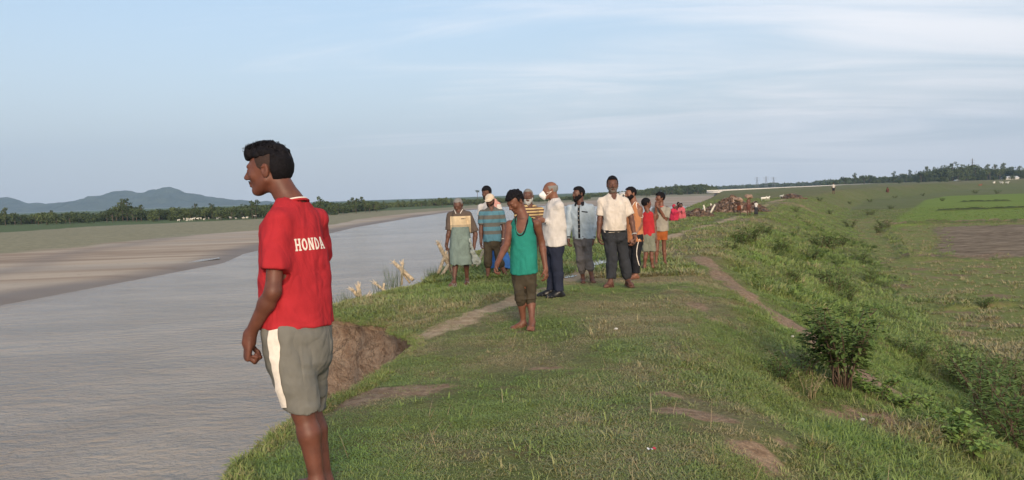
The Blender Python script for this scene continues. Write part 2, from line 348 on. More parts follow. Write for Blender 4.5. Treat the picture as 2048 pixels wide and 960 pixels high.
# ------------------------------------------------------------------ the far bank of sand
yl = np.concatenate([np.arange(-150, 30, 6), np.arange(30, 140, .9), np.arange(140, 340, 2.5), np.geomspace(340, 3000, 60)])
sl = np.concatenate([[-3, -2, -1.2, -.6, -.2, .2, .6, 1, 1.6, 2.2, 3, 4, 5], np.arange(6, 70, 1.6), np.geomspace(70, 5000, 60)])
eL = xl(yl)+1.1*vnoise(yl*.12, 0*yl, seed=60)*(yl > 20)+.35*vnoise(yl*.6, 0*yl, seed=61)
XL = eL[:, None]-sl[None]; YL = np.repeat(yl[:, None], len(sl), 1); ZL = left_h(XL, YL)
nr, ncol = XL.shape; ii = np.arange(nr*ncol).reshape(nr, ncol); F = np.stack([ii[:-1, :-1], ii[1:, :-1], ii[1:, 1:], ii[:-1, 1:]], -1).reshape(-1, 4)
me = mesh('sand_bank', np.stack([XL, YL, ZL], -1), F, M_SAND)
q = XL/np.maximum(YL, 1); S = np.repeat(sl[None], len(yl), 0)
gs = np.interp(q, [-.66, -.47, -.33, -.23, -.08, .3], [80, 101, 128, 150, 262, 460]); pls = np.interp(q, [-.66, -.325, -.23, -.08, .3], [148, 203, 232, 300, 700])
nz = vnoise(XL*.05, YL*.05, seed=62)*8+vnoise(XL*.2, YL*.2, seed=63)*3
wet = np.clip(1-S/3.2, 0, 1); gras = np.clip(.5+(YL-gs+nz)/16, 0, 1); pale = np.exp(-((YL-pls+nz*.2)/3.6)**2)+.75*np.exp(-((YL-pls*1.06+nz*.8)/7)**2); deep = np.clip(.5+(YL-pls*1.06+nz)/12, 0, 1)
gras = np.where(q > .3, 0, gras)
wet = np.maximum(wet, np.exp(-((S-9-.1*YL+2*np.sin(YL*.05))/2.2)**2)*.55*(YL < 120))
o1 = np.ones(XL.size)
add_color(me, 'zone_a', np.stack([wet.ravel(), gras.ravel(), deep.ravel(), o1], -1)); add_color(me, 'zone_b', np.stack([0*o1, 0*o1, np.clip(pale, 0, 1).ravel(), o1], -1))
tag(link('sand_bank', me), kind='structure')
# water
wx = np.concatenate([-np.geomspace(5200, 60, 30), np.arange(-56, 12, 4), np.geomspace(14, 4200, 30)]); wy = np.concatenate([np.arange(-160, 100, 8), np.geomspace(100, 3100, 40)])
WX, WY = np.meshgrid(wx, wy); ii = np.arange(WX.size).reshape(WX.shape); F = np.stack([ii[:-1, :-1], ii[:-1, 1:], ii[1:, 1:], ii[1:, :-1]], -1).reshape(-1, 4)
tag(link('river', mesh('river', np.stack([WX, WY, np.full_like(WX, WATER_Z)], -1), F, M_WATER)), kind='structure')
# ------------------------------------------------------------------ hills
hp = [(-900, 392), (-500, 404), (-250, 388), (-60, 401), (0, 397), (20, 396), (52, 404), (100, 405), (122, 402), (150, 402), (162, 399), (180, 392), (215, 388), (240, 381), (258, 380), (280, 387), (300, 381), (330, 374), (346, 374), (372, 382), (400, 388), (432, 393), (470, 398), (530, 402), (600, 406), (680, 409), (800, 405)]
def hills():
    D = 3300.0; bx = np.array([(a-1024)/FPX*D for a, b in hp]); bz = np.array([((426-.0356*a)-b)/FPX*D for a, b in hp])
    gx = np.arange(bx[0], bx[-1], 9.0); gy = np.arange(-420, 430, 14.0); XX, YY = np.meshgrid(gx, gy)
    ridge = np.interp(gx, bx, bz)[None]*np.ones_like(XX); fall = np.clip(1-np.abs(YY)/420, 0, 1)**.85
    ero = np.abs(fbm(XX*.009, YY*.009, o=4, seed=70))*1.3
    ZZ = ridge*fall*(1-ero*np.clip(np.abs(YY)/160, 0, 1)*.9) + (9*fbm(XX*.012, YY*.016, o=4, seed=72)+9*np.abs(vnoise(XX*.017, YY*.01, seed=73))-3)*fall - 3
    ii = np.arange(XX.size).reshape(XX.shape); F = np.stack([ii[:-1, :-1], ii[:-1, 1:], ii[1:, 1:], ii[1:, :-1]], -1).reshape(-1, 4)
    def fh(t, b):
        n = t.noise(pos(t), .02, 6, .7); t.put(b, 'Base Color', t.mix(t.ramp(n, .3, .7), (.035, .055, .03), (.085, .105, .055))); t.put(b, 'Roughness', 1)
        bump(t, b, n, 1, 12)
    tag(link('hills', mesh('hills', np.stack([XX, YY+D, ZZ+CAMZ], -1), F, mat('wooded_hill', fh))), kind='structure')
hills()
# ------------------------------------------------------------------ puddles on the track
def f_pud(t, b): t.put(b, 'Base Color', (.30, .25, .2, 1)); t.put(b, 'Roughness', .06); t.put(b, 'IOR', 1.33)
M_PUD = mat('puddle_water', f_pud)
for i, (a, b_, rx, ry, lab) in enumerate([(1136, 553, .13, .22, 0), (1198, 525, .22, .75, 0), (1178, 535, .12, .3, 0), (1222, 530, .13, .3, 0), (1300, 500, .12, .5, 0)]):
    c = ground(a, b_); th = np.linspace(0, 2*np.pi, 40, endpoint=False); rr = 1+.28*vnoise(np.cos(th)*1.7+i*5, np.sin(th)*1.7, seed=80)
    px2 = c[0]+rx*rr*np.cos(th)+.25*ry*rr*np.sin(th); py2 = c[1]+ry*rr*np.sin(th); zz_ = float(np.max(land_h(px2, py2)))*.55+float(np.mean(land_h(px2, py2)))*.45+.006
    v = [[c[0], c[1], zz_]]+[[p, q_, zz_] for p, q_ in zip(px2, py2)]; f = [(0, k+1, (k+1) % 40+1) for k in range(40)]
    tag(link('puddle', mesh('puddle', v, f, M_PUD, False)), kind='structure')
c = np.array([ground(x_, y_, True) for x_, y_ in [(286, 527), (330, 523), (380, 520), (425, 517), (438, 516), (440, 519), (400, 524), (350, 527), (310, 529)]]); c[:, 2] = c[:, 2].mean()+.02
tag(link('sandbar_pool', mesh('sandbar_pool', c, [list(range(len(c)))], M_WATER, False)), kind='structure')

# ------------------------------------------------------------------ the sand spit where the river turns away behind the group
SP = np.array([(4, 292), (18, 262), (27, 240), (33, 215), (40, 198), (55, 192), (75, 215), (110, 300), (170, 420), (230, 560), (90, 520), (40, 380)], float)
gx = np.linspace(-6, 240, 130); gy = np.linspace(180, 570, 190); SX, SY = np.meshgrid(gx, gy); Pc = np.vstack([SP, SP[:1]]); dd, _ = poly_dist(SX, SY, Pc); ins = inside(SX, SY, SP); sg = np.where(ins, dd, -dd)+2.2*vnoise(SX*.06, SY*.05, seed=64)
SZ = WATER_Z-.5+.85*sstep(-2.5, 3.5, sg)+.25*sstep(3, 40, sg)+.05*vnoise(SX*.1, SY*.1, seed=65); ii = np.arange(SX.size).reshape(SX.shape); F = np.stack([ii[:-1, :-1], ii[:-1, 1:], ii[1:, 1:], ii[1:, :-1]], -1).reshape(-1, 4)
me = mesh('sandbar', np.stack([SX, SY, SZ], -1), F, M_SAND); o1 = np.ones(SX.size); add_color(me, 'zone_a', np.stack([np.clip(1-(sg-1)/5, 0, 1).ravel()*.8, (np.clip((SY-330)/120+.3*vnoise(SX*.05, SY*.03, seed=66), 0, 1)*.8).ravel(), 0*o1, o1], -1)); add_color(me, 'zone_b', np.stack([0*o1, 0*o1, (.35*np.exp(-((SY-262)/14)**2)+.3*np.exp(-((SY-330)/22)**2)).ravel(), o1], -1)); tag(link('sandbar', me), kind='structure')
# ------------------------------------------------------------------ far trees
def f_leaf(c0, c1, sc=1.5, rnd=.5):
    def fn(t, b):
        oi = t.new('ShaderNodeObjectInfo').outputs['Random']; n = t.noise(pos(t), sc, 4, .65)
        k = t.math('ADD', t.math('MULTIPLY', n, 1-rnd*.5), t.math('MULTIPLY', oi, rnd*.5)); t.put(b, 'Base Color', t.mix(t.ramp(k, .3, .75), c0, c1)); t.put(b, 'Roughness', .75); t.put(b, 'Specular IOR Level', .15)
    return fn
M_TREE = mat('tree_foliage', f_leaf((.042, .062, .028), (.10, .125, .048), .5)); M_BARK = plain('bark', (.12, .09, .07), .9, .3, 4)
def tube(pts, rad, n=6, cap=True):
    pts = np.asarray(pts, float); V = []; F = []; m = len(pts); rad = np.broadcast_to(rad, (m,))
    for i in range(m):
        tdir = pts[min(i+1, m-1)]-pts[max(i-1, 0)]; tdir = tdir/(np.linalg.norm(tdir)+1e-9); a = np.cross(tdir, [0, 0, 1] if abs(tdir[2]) < .9 else [1, 0, 0]); a /= np.linalg.norm(a); b = np.cross(tdir, a)
        for k in range(n):
            an = 2*math.pi*k/n; V.append(pts[i]+rad[i]*(math.cos(an)*a+math.sin(an)*b))
    for i in range(m-1):
        for k in range(n): F.append((i*n+k, i*n+(k+1) % n, (i+1)*n+(k+1) % n, (i+1)*n+k))
    if cap: F += [tuple(range(n))[::-1], tuple(range((m-1)*n, m*n))]
    return V, F
class MB:
    def __init__(s): s.v = []; s.f = []
    def add(s, v, f): o = len(s.v); s.v += [tuple(q) for q in v]; s.f += [tuple(i+o for i in q) for q in f]; return s
    def tube(s, pts, rad, n=6): return s.add(*tube(pts, rad, n))
    def box(s, c, d, rz=0, M=None):
        v = np.array([[x, y, z] for x in (-.5, .5) for y in (-.5, .5) for z in (-.5, .5)])*np.asarray(d, float)
        if rz: v = v @ np.array([[math.cos(rz), math.sin(rz), 0], [-math.sin(rz), math.cos(rz), 0], [0, 0, 1]])
        if M is not None: v = v @ np.asarray(M).T
        return s.add(v+np.asarray(c, float), [(0, 1, 3, 2), (4, 6, 7, 5), (0, 4, 5, 1), (2, 3, 7, 6), (0, 2, 6, 4), (1, 5, 7, 3)])
    def mesh(s, name, m, smooth=False): return mesh(name, s.v, s.f, m, smooth)
    def build(s, name, m, parent=None, smooth=False): return link(name, s.mesh(name, m, smooth), parent)
def clumps(lobes, n, size, rg, flat=0.0):
    """leaf-sized quads spread through the volume of some lobes"""
    V = []; F = []; wts = np.array([l[3]*l[4]*l[5] for l in lobes])**.67; wts /= wts.sum()
    for i in range(n):
        l = lobes[rg.choice(len(lobes), p=wts)]; d = rg.normal(size=3); d /= np.linalg.norm(d); r = rg.uniform(.55, 1.0)**.6
        c = np.array(l[:3])+d*r*np.array(l[3:6]); nrm = d*.8+rg.normal(size=3)*.6; nrm /= np.linalg.norm(nrm); a = np.cross(nrm, rg.normal(size=3)); a /= np.linalg.norm(a); b = np.cross(nrm, a); s = size*rg.uniform(.6, 1.4); k = len(V)
        V += [c-a*s, c-b*s*.6, c+a*s*1.0, c+b*s*.6]; F.append((k, k+1, k+2, k+3))
    return V, F
def make_tree(kind, rg):
    c = MB(); t = MB()
    if kind == 'round':
        lobes = [(rg.uniform(-.28, .28), rg.uniform(-.28, .28), rg.uniform(.42, .82), rg.uniform(.17, .26), rg.uniform(.17, .26), rg.uniform(.12, .2)) for _ in range(9)]; c.add(*clumps(lobes, 420, .050, rg)); t.tube([(0, 0, -.05), (.01, 0, .3), (.03, .02, .7)], [.035, .025, .012]); 
        for l in lobes[:5]: t.tube([(.01, 0, .35), (l[0]*.8, l[1]*.8, l[2])], [.014, .005], 5)
    elif kind == 'tall':
        lobes = [(rg.uniform(-.13, .13), rg.uniform(-.13, .13), .35+.62*i/8, rg.uniform(.09, .16), rg.uniform(.09, .16), rg.uniform(.06, .10)) for i in range(9)]; c.add(*clumps(lobes, 330, .042, rg)); t.tube([(0, 0, -.05), (.01, .01, .5), (0, .01, .95)], [.026, .018, .005])
        for l in lobes: t.tube([(.005, 0, l[2]-.08), (l[0]*.8, l[1]*.8, l[2])], [.009, .003], 4)
    elif kind == 'bushy':
        lobes = [(rg.uniform(-.5, .5), rg.uniform(-.4, .4), rg.uniform(.22, .68), rg.uniform(.2, .3), rg.uniform(.2, .3), rg.uniform(.16, .26)) for _ in range(10)]; c.add(*clumps(lobes, 460, .06, rg)); t.tube([(0, 0, -.05), (.02, 0, .25), (.05, .02, .55)], [.03, .022, .01])
        for l in lobes[:5]: t.tube([(.02, 0, .2), (l[0]*.7, l[1]*.7, l[2])], [.014, .005], 5)
    elif kind == 'palm':
        t.tube([(0, 0, -.03), (.015, 0, .4), (.03, .01, .86)], [.02, .016, .014])
        for k in range(13):
            an = k*2.4; e = rg.uniform(-.2, .9); L = .2; P = [np.array([.03, .01, .86])]
            for j in range(5): e -= .33; P.append(P[-1]+L/5*np.array([math.cos(an)*math.cos(e), math.sin(an)*math.cos(e), math.sin(e)]))
            P = np.array(P); sd_ = np.array([-math.sin(an), math.cos(an), 0])*.035; V = []; F = []
            for j in range(6): V += [P[j]-sd_*(1-abs(j-2)/4)-(0, 0, .012), P[j], P[j]+sd_*(1-abs(j-2)/4)-(0, 0, .012)]
            for j in range(5): F += [(3*j, 3*j+1, 3*j+4, 3*j+3), (3*j+1, 3*j+2, 3*j+5, 3*j+4)]
            c.add(V, F)
    return c.mesh('crown', M_TREE), t.mesh('trunk', M_BARK)
rg = np.random.default_rng(5)
TREES = {k: [make_tree(k, rg) for _ in range(n)] for k, n in (('round', 4), ('tall', 4), ('bushy', 3), ('palm', 1))}
KL = {'round': 'round dark green tree', 'tall': 'slender tall feathery tree', 'bushy': 'low spreading bushy tree', 'palm': 'palm tree'}
PX2 = lambda x: 426-.0356*x
def place_tree(px, Y, hpx, kind, where, group, sx=1.0):
    x = (px-1024)/FPX*Y; hh = hpx/FPX*Y; z = float(land_h(x, Y)) if x > xe(Y) else float(left_h(x, Y)); k = TREES[kind]; cr, tr = k[rg.integers(len(k))]
    o = empty('palm_tree' if kind == 'palm' else 'tree', (x, Y, z-.2), rg.uniform(0, 6.28), label=KL[kind]+' '+where, cat='tree', group=group); o.scale = (hh*sx, hh*sx, hh*1.06)
    link('crown', cr, o); link('trunk', tr, o)
# profile of the tree tops, photograph pixels: (x, top); distances per stretch
prof_L = [(-40, 424), (0, 424), (60, 428), (100, 422), (125, 426), (150, 421), (200, 426), (232, 412), (262, 407), (285, 418), (330, 417), (370, 414), (420, 411), (450, 411), (480, 409), (510, 408), (560, 405), (640, 399), (665, 402), (690, 406), (715, 399), (745, 401), (760, 406)]
prof_M = [(760, 405), (820, 402), (870, 400), (890, 396), (915, 399), (1000, 396), (1060, 396), (1120, 394), (1180, 389), (1240, 385), (1262, 382), (1290, 380), (1315, 376), (1345, 373), (1400, 369), (1420, 371), (1432, 376)]
prof_F = [(1432, 375), (1480, 372), (1520, 370), (1550, 367), (1580, 368), (1630, 365), (1650, 361), (1665, 360)]
prof_R = [(1655, 366), (1690, 357), (1740, 355), (1800, 354), (1840, 351), (1870, 338), (1900, 341), (1930, 336), (1975, 338), (2010, 340), (2048, 342), (2120, 338)]
def tops(prof, x): return float(np.interp(x, [a for a, b in prof], [b for a, b in prof]))
def belt(prof, x0, x1, step, Y0, Y1, where, group, kinds, base_drop):
    x = x0
    while x < x1:
        Y = float(np.interp(x, [x0, x1], [Y0, Y1]))*rg.uniform(.93, 1.08); hor = PX2(x); drop = base_drop/Y*FPX
        h_ = hor+drop-tops(prof, x); k = kinds[rg.integers(len(kinds))]; h_ *= rg.uniform(.88, 1.22) if k != 'tall' else rg.uniform(1.05, 1.35)
        place_tree(x, Y, max(h_, 4), k, where if isinstance(where, str) else [w__ for a_, w__ in where if x >= a_][-1], group); x += step*rg.uniform(.6, 1.4)
belt(prof_L, -40, 560, 9, 238, 222, [(-99, 'at the far left under the low western hills'), (130, 'under the rising shoulder of the blue hills'), (270, 'under the highest peak of the blue hills'), (400, 'behind the goat flock, under the tail of the hills')], 'trees below the blue hills', ['round', 'bushy', 'round', 'bushy', 'tall'], 3.7)
belt(prof_L, 636, 765, 7, 240, 270, [(0, 'directly right of the red-shirted man'), (700, 'at the right end of the grove past the red shirt')], 'trees right of the red shirt', ['round', 'tall', 'bushy'], 3.8)
belt(prof_M, 765, 1180, 8, 330, 400, [(0, 'across the river left of the old man with the cane'), (900, 'across the river behind the man in the cap'), (1030, 'across the river behind the masked man')], 'trees across the river behind the group', ['round', 'bushy', 'tall'], 3.8)
belt(prof_M, 1180, 1434, 7, 480, 520, [(0, 'in the dark grove behind the cream-white shirt'), (1290, 'in the dark grove above the squatting women'), (1370, 'at the tall right end of the dark grove')], 'trees in the dark grove right of the group', ['round', 'bushy', 'tall', 'round'], 3.8)
belt(prof_F, 1432, 1665, 13, 1250, 1050, [(0, 'in the faint row below the three pylons'), (1560, 'in the faint row behind the far walker')], 'faint trees behind the bridge', ['round', 'bushy'], 3.6)
belt(prof_R, 1668, 2060, 7, 620, 560, [(0, 'in the belt just right of the far walker'), (1760, 'in the belt behind the squatting far figure'), (1860, 'in the high belt left of the lattice mast'), (1950, 'in the high belt right of the lattice mast')], 'trees beyond the right-hand fields', ['round', 'bushy', 'tall', 'round'], 3.3)
belt([(1660, 366), (1800, 362), (1950, 356), (2060, 354)], 1800, 2060, 19, 470, 450, [(0, 'at the foot of the belt left of the far cow'), (1930, 'at the foot of the belt right of the far cow')], 'trees at the foot of the right-hand belt', ['bushy'], 3.5)
place_tree(958, 380, 30, 'palm', 'standing over the tree row behind the capped man', 'palms behind the capped man'); place_tree(970, 384, 24, 'palm', 'standing over the tree row behind the capped man', 'palms behind the capped man')
# the wood behind the single trees: one mass
def wood(name, spec, label, seed):
    rg = np.random.default_rng(seed); V = []; F = []
    for prof, x0, x1, Y0, Y1, drop, cut in spec:
        x = x0
        while x < x1:
            Y = float(np.interp(x, [x0, x1], [Y0, Y1]))+rg.uniform(-6, 25); hor = PX2(x); base = hor+drop/Y*FPX; top = tops(prof, x)+cut+rg.uniform(-1.5, 2.5); hh = (base-top)/FPX*Y; X0 = (x-1024)/FPX*Y; z = -3+.5
            if hh > 1:
                wd = hh*rg.uniform(.6, 1.0); v, f = clumps([(X0, Y, z+hh*.45, wd, wd, hh*.5)], 70, Y*.0024, rg); k = len(V); V += v; F += [tuple(i+k for i in q) for q in f]
            x += rg.uniform(1.2, 3.2)
    tag(link(name, mesh(name, V, F, M_TREE, False)), label, 'wood', kind='stuff')
wood('far_wood', [(prof_L, -60, 560, 250, 236, 3.7, 2), (prof_L, 636, 765, 256, 290, 3.7, 2)], 'dense scrub and wood massed behind the trees below the blue hills', 1)
wood('far_wood', [(prof_M, 765, 1180, 350, 420, 3.8, 2), (prof_M, 1180, 1434, 560, 560, 3.8, 0), (prof_F, 1432, 1668, 1350, 1100, 3.6, 0)], 'hazy wood massed across the river behind the group and the bridge', 2)
wood('far_wood', [(prof_R, 1655, 2110, 660, 590, 3.4, -1)], 'dense dark wood massed beyond the right-hand fields', 3)
# ------------------------------------------------------------------ bridge, pylons, mast, houses
M_CONC = plain('pale_concrete', (.62, .6, .57), .8, .1, 2); M_STEEL = plain('grey_steel', (.22, .23, .25), .5, .1, 2); M_WHITEW = plain('white_wall', (.72, .7, .66), .8, .1, 1); M_TIN = plain('tin_roof', (.55, .55, .55), .5, .12, 2); M_DARKD = plain('dark_door', (.05, .04, .04), .7, .1, 2)
br = empty('bridge', (0, 0, 0), label='long low pale bridge running to the right in front of the far trees', cat='bridge')
A = np.array([(1428-1024)/FPX*360, 360, -.95]); B = np.array([(1765-1024)/FPX*650, 650, -.75]); L_ = np.linalg.norm((B-A)[:2]); ang = math.atan2(*(B-A)[1::-1]); rzb = math.atan2((B-A)[1], (B-A)[0])
MB().box((A+B)/2, (L_, 6, .7), rzb).build('deck', M_CONC, br)
dv = (B-A)/np.linalg.norm(B-A); nv = np.array([-dv[1], dv[0], 0])
for s_ in (-1, 1): MB().box((A+B)/2+nv*2.8*s_+np.array([0, 0, .75]), (L_, .3, .5), rzb).build('railing', M_CONC, br)
pm = None
for k in range(22):
    p_ = A+(B-A)*(k+.5)/22; m_ = MB().box((0, 0, -1.25), (1.2, 5, 2.5), rzb)
    if pm is None: pm = m_.mesh('pier', M_CONC)
    link('pier', pm, br, tuple(p_+np.array([0, 0, -.352])))
def pylon(px, top, Y, label, w_=5.0):
    x = (px-1024)/FPX*Y; h_ = (PX2(px)+3.4/Y*FPX-top)/FPX*Y; b = MB(); z0 = -2.3
    for sx in (-1, 1):
        for sy in (-1, 1): b.tube([(sx*w_/2, sy*w_/2, 0), (sx*w_*.12, sy*w_*.12, h_*.72), (sx*w_*.06, sy*w_*.06, h_)], [.16, .13, .1], 4)
    for k in range(9):
        z1, z2 = h_*k/9, h_*(k+1)/9; f1, f2 = [w_/2*(1-.78*min(z/h_/.72, 1)) for z in (z1, z2)]
        for (ax, ay), (bx, by) in (((-1, -1), (1, -1)), ((1, -1), (1, 1)), ((1, 1), (-1, 1)), ((-1, 1), (-1, -1))): b.tube([(ax*f1, ay*f1, z1), (bx*f2, by*f2, z2)], .07, 4)
    o = empty('pylon', (x, Y, z0), label=label, cat='pylon'); b.build('mast', M_STEEL, o)
    for k in (.7, .82, .93):
        MB().tube([(-w_*.9, 0, h_*k), (0, 0, h_*k+.5), (w_*.9, 0, h_*k)], .1, 4).build('cross_arm', M_STEEL, o)
pylon(1517, 354, 1150, 'faint lattice pylon, the leftmost of three above the bridge'); pylon(1535, 353, 1150, 'lattice pylon in the middle of three above the bridge'); pylon(1550, 354, 1150, 'lattice pylon, the rightmost of three above the bridge')
pylon(1947, 317, 640, 'thin lattice mast rising above the right-hand tree belt', 2.2)
def house(px, Y, z, w_, h_, label, rz=0):
    x = (px-1024)/FPX*Y; o = empty('house', (x, Y, z), rz, label=label, cat='house'); MB().box((0, 0, h_/2), (w_, 4, h_)).build('wall', M_WHITEW, o)
    r_ = MB(); v = [(-w_*.56, -2.5, h_), (w_*.56, -2.5, h_), (w_*.56, 0, h_*1.5), (-w_*.56, 0, h_*1.5), (-w_*.56, 2.5, h_), (w_*.56, 2.5, h_)]; r_.add(v, [(0, 1, 2, 3), (3, 2, 5, 4), (0, 3, 4), (1, 5, 2), (0, 4, 5, 1)]); r_.build('roof', M_TIN, o)
    MB().box((-w_*.2, -2.03, h_*.4), (1, .06, h_*.75)).build('door', M_DARKD, o); MB().box((w_*.22, -2.03, h_*.55), (1, .06, h_*.35)).build('window', M_DARKD, o)
house(1252, 455, -2.4, 5.5, 2.0, 'small white hut before the trees behind the orange vest man'); house(1236, 462, -2.4, 2.4, 1.5, 'tiny white shed left of the hut before the trees')
house(2022, 440, -2.1, 7.5, 2.6, 'white-walled house in the tree belt at the far right'); house(1918, 520, -2.1, 3.5, 2.0, 'tiny pale hut at the foot of the right-hand trees')
# ------------------------------------------------------------------ turf and weeds
def f_blade(c_dry, c_mid, c_lush, trans=.0):
    def fn(t, b):
        tn = attr(t, 'tint', 'INSTANCER').outputs['Fac']; P = pos(t); n = t.noise(P, 9, 3, .6); hh = attr(t, 'up').outputs['Fac']
        k = t.math('ADD', tn, t.math('MULTIPLY', t.math('SUBTRACT', n, .5), .5))
        c = t.mix(t.ramp(k, .0, .5), c_dry, c_mid); c = t.mix(t.ramp(k, .5, 1.0), c, c_lush); c = t.mix(t.math('MULTIPLY', hh, .35), c, (.27, .27, .11))
        t.put(b, 'Base Color', c); t.put(b, 'Roughness', .6); t.put(b, 'Specular IOR Level', .25)
        if trans: t.put(b, 'Transmission Weight', 0.0)
    return fn
M_TURF = mat('turf', f_blade((.30, .245, .135), (.165, .222, .062), (.130, .222, .044)))
M_WEED = mat('weed_leaf', f_leaf((.070, .115, .030), (.17, .230, .068), 3, .4)); M_WEED2 = mat('bright_weed_leaf', f_leaf((.12, .19, .04), (.21, .30, .075), 3, .4)); M_DRYW = mat('dry_weed', f_leaf((.20, .15, .08), (.38, .31, .19), 3, .4))
def blade_mesh(name, n, L, wd, spread, lean, rg, m, bend=1.0):
    V = []; F = []; U = []
    for i in range(n):
        a = rg.uniform(0, 6.283); r = spread*rg.uniform(0, 1)**.5; o = np.array([r*math.cos(a), r*math.sin(a), 0]); a2 = a+rg.normal()*.9; le = lean*rg.uniform(.4, 1.3); l = L*rg.uniform(.55, 1.25); dr = np.array([math.cos(a2), math.sin(a2), 0]); sd = np.array([-math.sin(a2), math.cos(a2), 0])*wd/2*rg.uniform(.7, 1.3)
        P = [o-np.array([0, 0, l*.1])]; e = math.pi/2-le*.5
        for j in range(3): P.append(P[-1]+l/3*(dr*math.cos(e)+np.array([0, 0, math.sin(e)]))); e -= le*.55*bend
        k = len(V); V += [P[0]-sd, P[0]+sd, P[1]-sd, P[1]+sd, P[2]-sd*.75, P[2]+sd*.75, P[3]]; U += [0, 0, .35, .35, .7, .7, 1]
        F += [(k, k+1, k+3, k+2), (k+2, k+3, k+5, k+4), (k+4, k+5, k+6)]
    me = mesh(name, V, F, m, False); a = me.attributes.new('up', 'FLOAT', 'POINT'); a.data.foreach_set('value', np.array(U, np.float32)); return me
def kit(name, meshes):
    c = bpy.data.collections.new(name)
    for i, m in enumerate(meshes): c.objects.link(bpy.data.objects.new('%s_%02d' % (name, i), m))
    return c
def scatter(name, P, rot, scl, tint, coll, label, cat):
    me = bpy.data.meshes.new(name); me.vertices.add(len(P)); me.vertices.foreach_set('co', np.asarray(P, np.float32).ravel())
    for nm, ty, arr, k in (('rot', 'FLOAT_VECTOR', rot, 'vector'), ('scl', 'FLOAT_VECTOR', scl, 'vector'), ('tint', 'FLOAT', tint, 'value')):
        a = me.attributes.new(nm, ty, 'POINT'); a.data.foreach_set(k, np.asarray(arr, np.float32).ravel())
    o = link(name, me); tag(o, label, cat, kind='stuff')
    g = bpy.data.node_groups.new(name, 'GeometryNodeTree'); g.interface.new_socket('Geometry', in_out='INPUT', socket_type='NodeSocketGeometry'); g.interface.new_socket('Geometry', in_out='OUTPUT', socket_type='NodeSocketGeometry')
    N = g.nodes; L = g.links; gi = N.new('NodeGroupInput'); go = N.new('NodeGroupOutput'); ins = N.new('GeometryNodeInstanceOnPoints'); ci = N.new('GeometryNodeCollectionInfo')
    ci.inputs['Collection'].default_value = coll; ci.inputs['Separate Children'].default_value = True; ci.inputs['Reset Children'].default_value = True
    def na(nm, ty):
        q = N.new('GeometryNodeInputNamedAttribute'); q.data_type = ty; q.inputs['Name'].default_value = nm; return q.outputs['Attribute']
    L.new(gi.outputs[0], ins.inputs['Points']); L.new(ci.outputs[0], ins.inputs['Instance']); ins.inputs['Pick Instance'].default_value = True
    L.new(na('rot', 'FLOAT_VECTOR'), ins.inputs['Rotation']); L.new(na('scl', 'FLOAT_VECTOR'), ins.inputs['Scale']); L.new(ins.outputs[0], go.inputs[0])
    md = o.modifiers.new('scatter', 'NODES'); md.node_group = g; return o
def lay(x, y, s, rg, tall=1.0, slopefac=1.0):
    e = .06; z = land_h(x, y); gx = (land_h(x+e, y, False)-land_h(x-e, y, False))/(2*e); gy = (land_h(x, y+e, False)-land_h(x, y-e, False))/(2*e)
    n = len(x); rot = np.stack([np.arctan(gy)*slopefac, -np.arctan(gx)*slopefac, rg.uniform(0, 6.283, n)], 1)
    scl = np.stack([s, s, s*tall], 1); return np.stack([x, y, z], 1), rot, scl
rg = np.random.default_rng(21)
K_SHORT = kit('short_turf', [blade_mesh('short_turf', 22, .030, .0030, .05, 2.0, rg, M_TURF) for _ in range(6)])
K_MID = kit('mid_turf', [blade_mesh('mid_turf', 18, .085, .0060, .055, 1.15, rg, M_TURF) for _ in range(6)])
K_FAR = kit('far_turf', [blade_mesh('far_turf', 16, .16, .016, .16, 1.0, rg, M_TURF) for _ in range(5)])
def sample(n, x0, x1, y0, y1, rg, p=1.0):
    """points thinning out with distance; x is measured from the bank edge"""
    y = y0+(y1-y0)*rg.uniform(0, 1, n)**p; x = rg.uniform(x0, x1, n); return x, y
def in_view(x, y, z, m=60):
    v = np.stack([x, y, z-CAMZ], 1); dpt = v@_f; return (dpt > .3) & (np.abs(v@_r/dpt)*FPX < 1024+m+200/np.maximum(dpt, .3)*2) & (v@_u/dpt > -(480+m+400/np.maximum(dpt, .3)*.6)/FPX)
# short trampled turf on the crest
def turf(name, n, yr, p, kitc, smin, smax, keep, label, tall=1.0, xw=None, xpad=0.0):
    y = yr[0]+(yr[1]-yr[0])*rg.uniform(0, 1, n)**p
    x = edge_x(y)-xpad+rg.uniform(0, 1, n)*((xw(y) if xw else 9+y*.9))
    k = in_view(x, y, np.full(n, -.5)) | in_view(x, y, np.full(n, .0)); x, y = x[k], y[k]; z = zones(x, y); pr = keep(x, y, z); k = rg.uniform(0, 1, len(x)) < pr; x, y = x[k], y[k]; z = {a: b[k] for a, b in z.items()}
    s = rg.uniform(smin, smax, len(x))*(1+.35*vnoise(x*1.6, y*1.6, seed=90)); P, rot, scl = lay(x, y, s, rg, tall)
    t = np.clip(.55+.50*fbm(x*.9, y*.9, o=3, seed=91)+.25*vnoise(x*3.1, y*3.1, seed=92)+.14*rg.normal(size=len(x))-.48*z['dry']*rg.uniform(.5, 1.3, len(x))-.25*z['soil']+.15*sstep(0, 2, z['s'])-.65*z['olive'], 0, 1)
    scatter(name, P, rot, scl, t, kitc, label, 'grass'); return len(x)
def clear(x, y): return poly_dist(x, y, PATH_R)[0] > .24+.12*(y > 9)
kp = lambda x, y, z: np.clip(1-1.05*z['soil']-1.1*z['path']-.45*z['dry']*(vnoise(x*3, y*3, seed=95) > .1), .03, 1)*np.clip(.62+1.5*fbm(x*2.0, y*2.0, o=3, seed=97), .10, 1)*(1-z['plough'])*(1-sstep(.7, 2.0, z['s']+.5*vnoise(x*.8, y*.8, seed=96)))
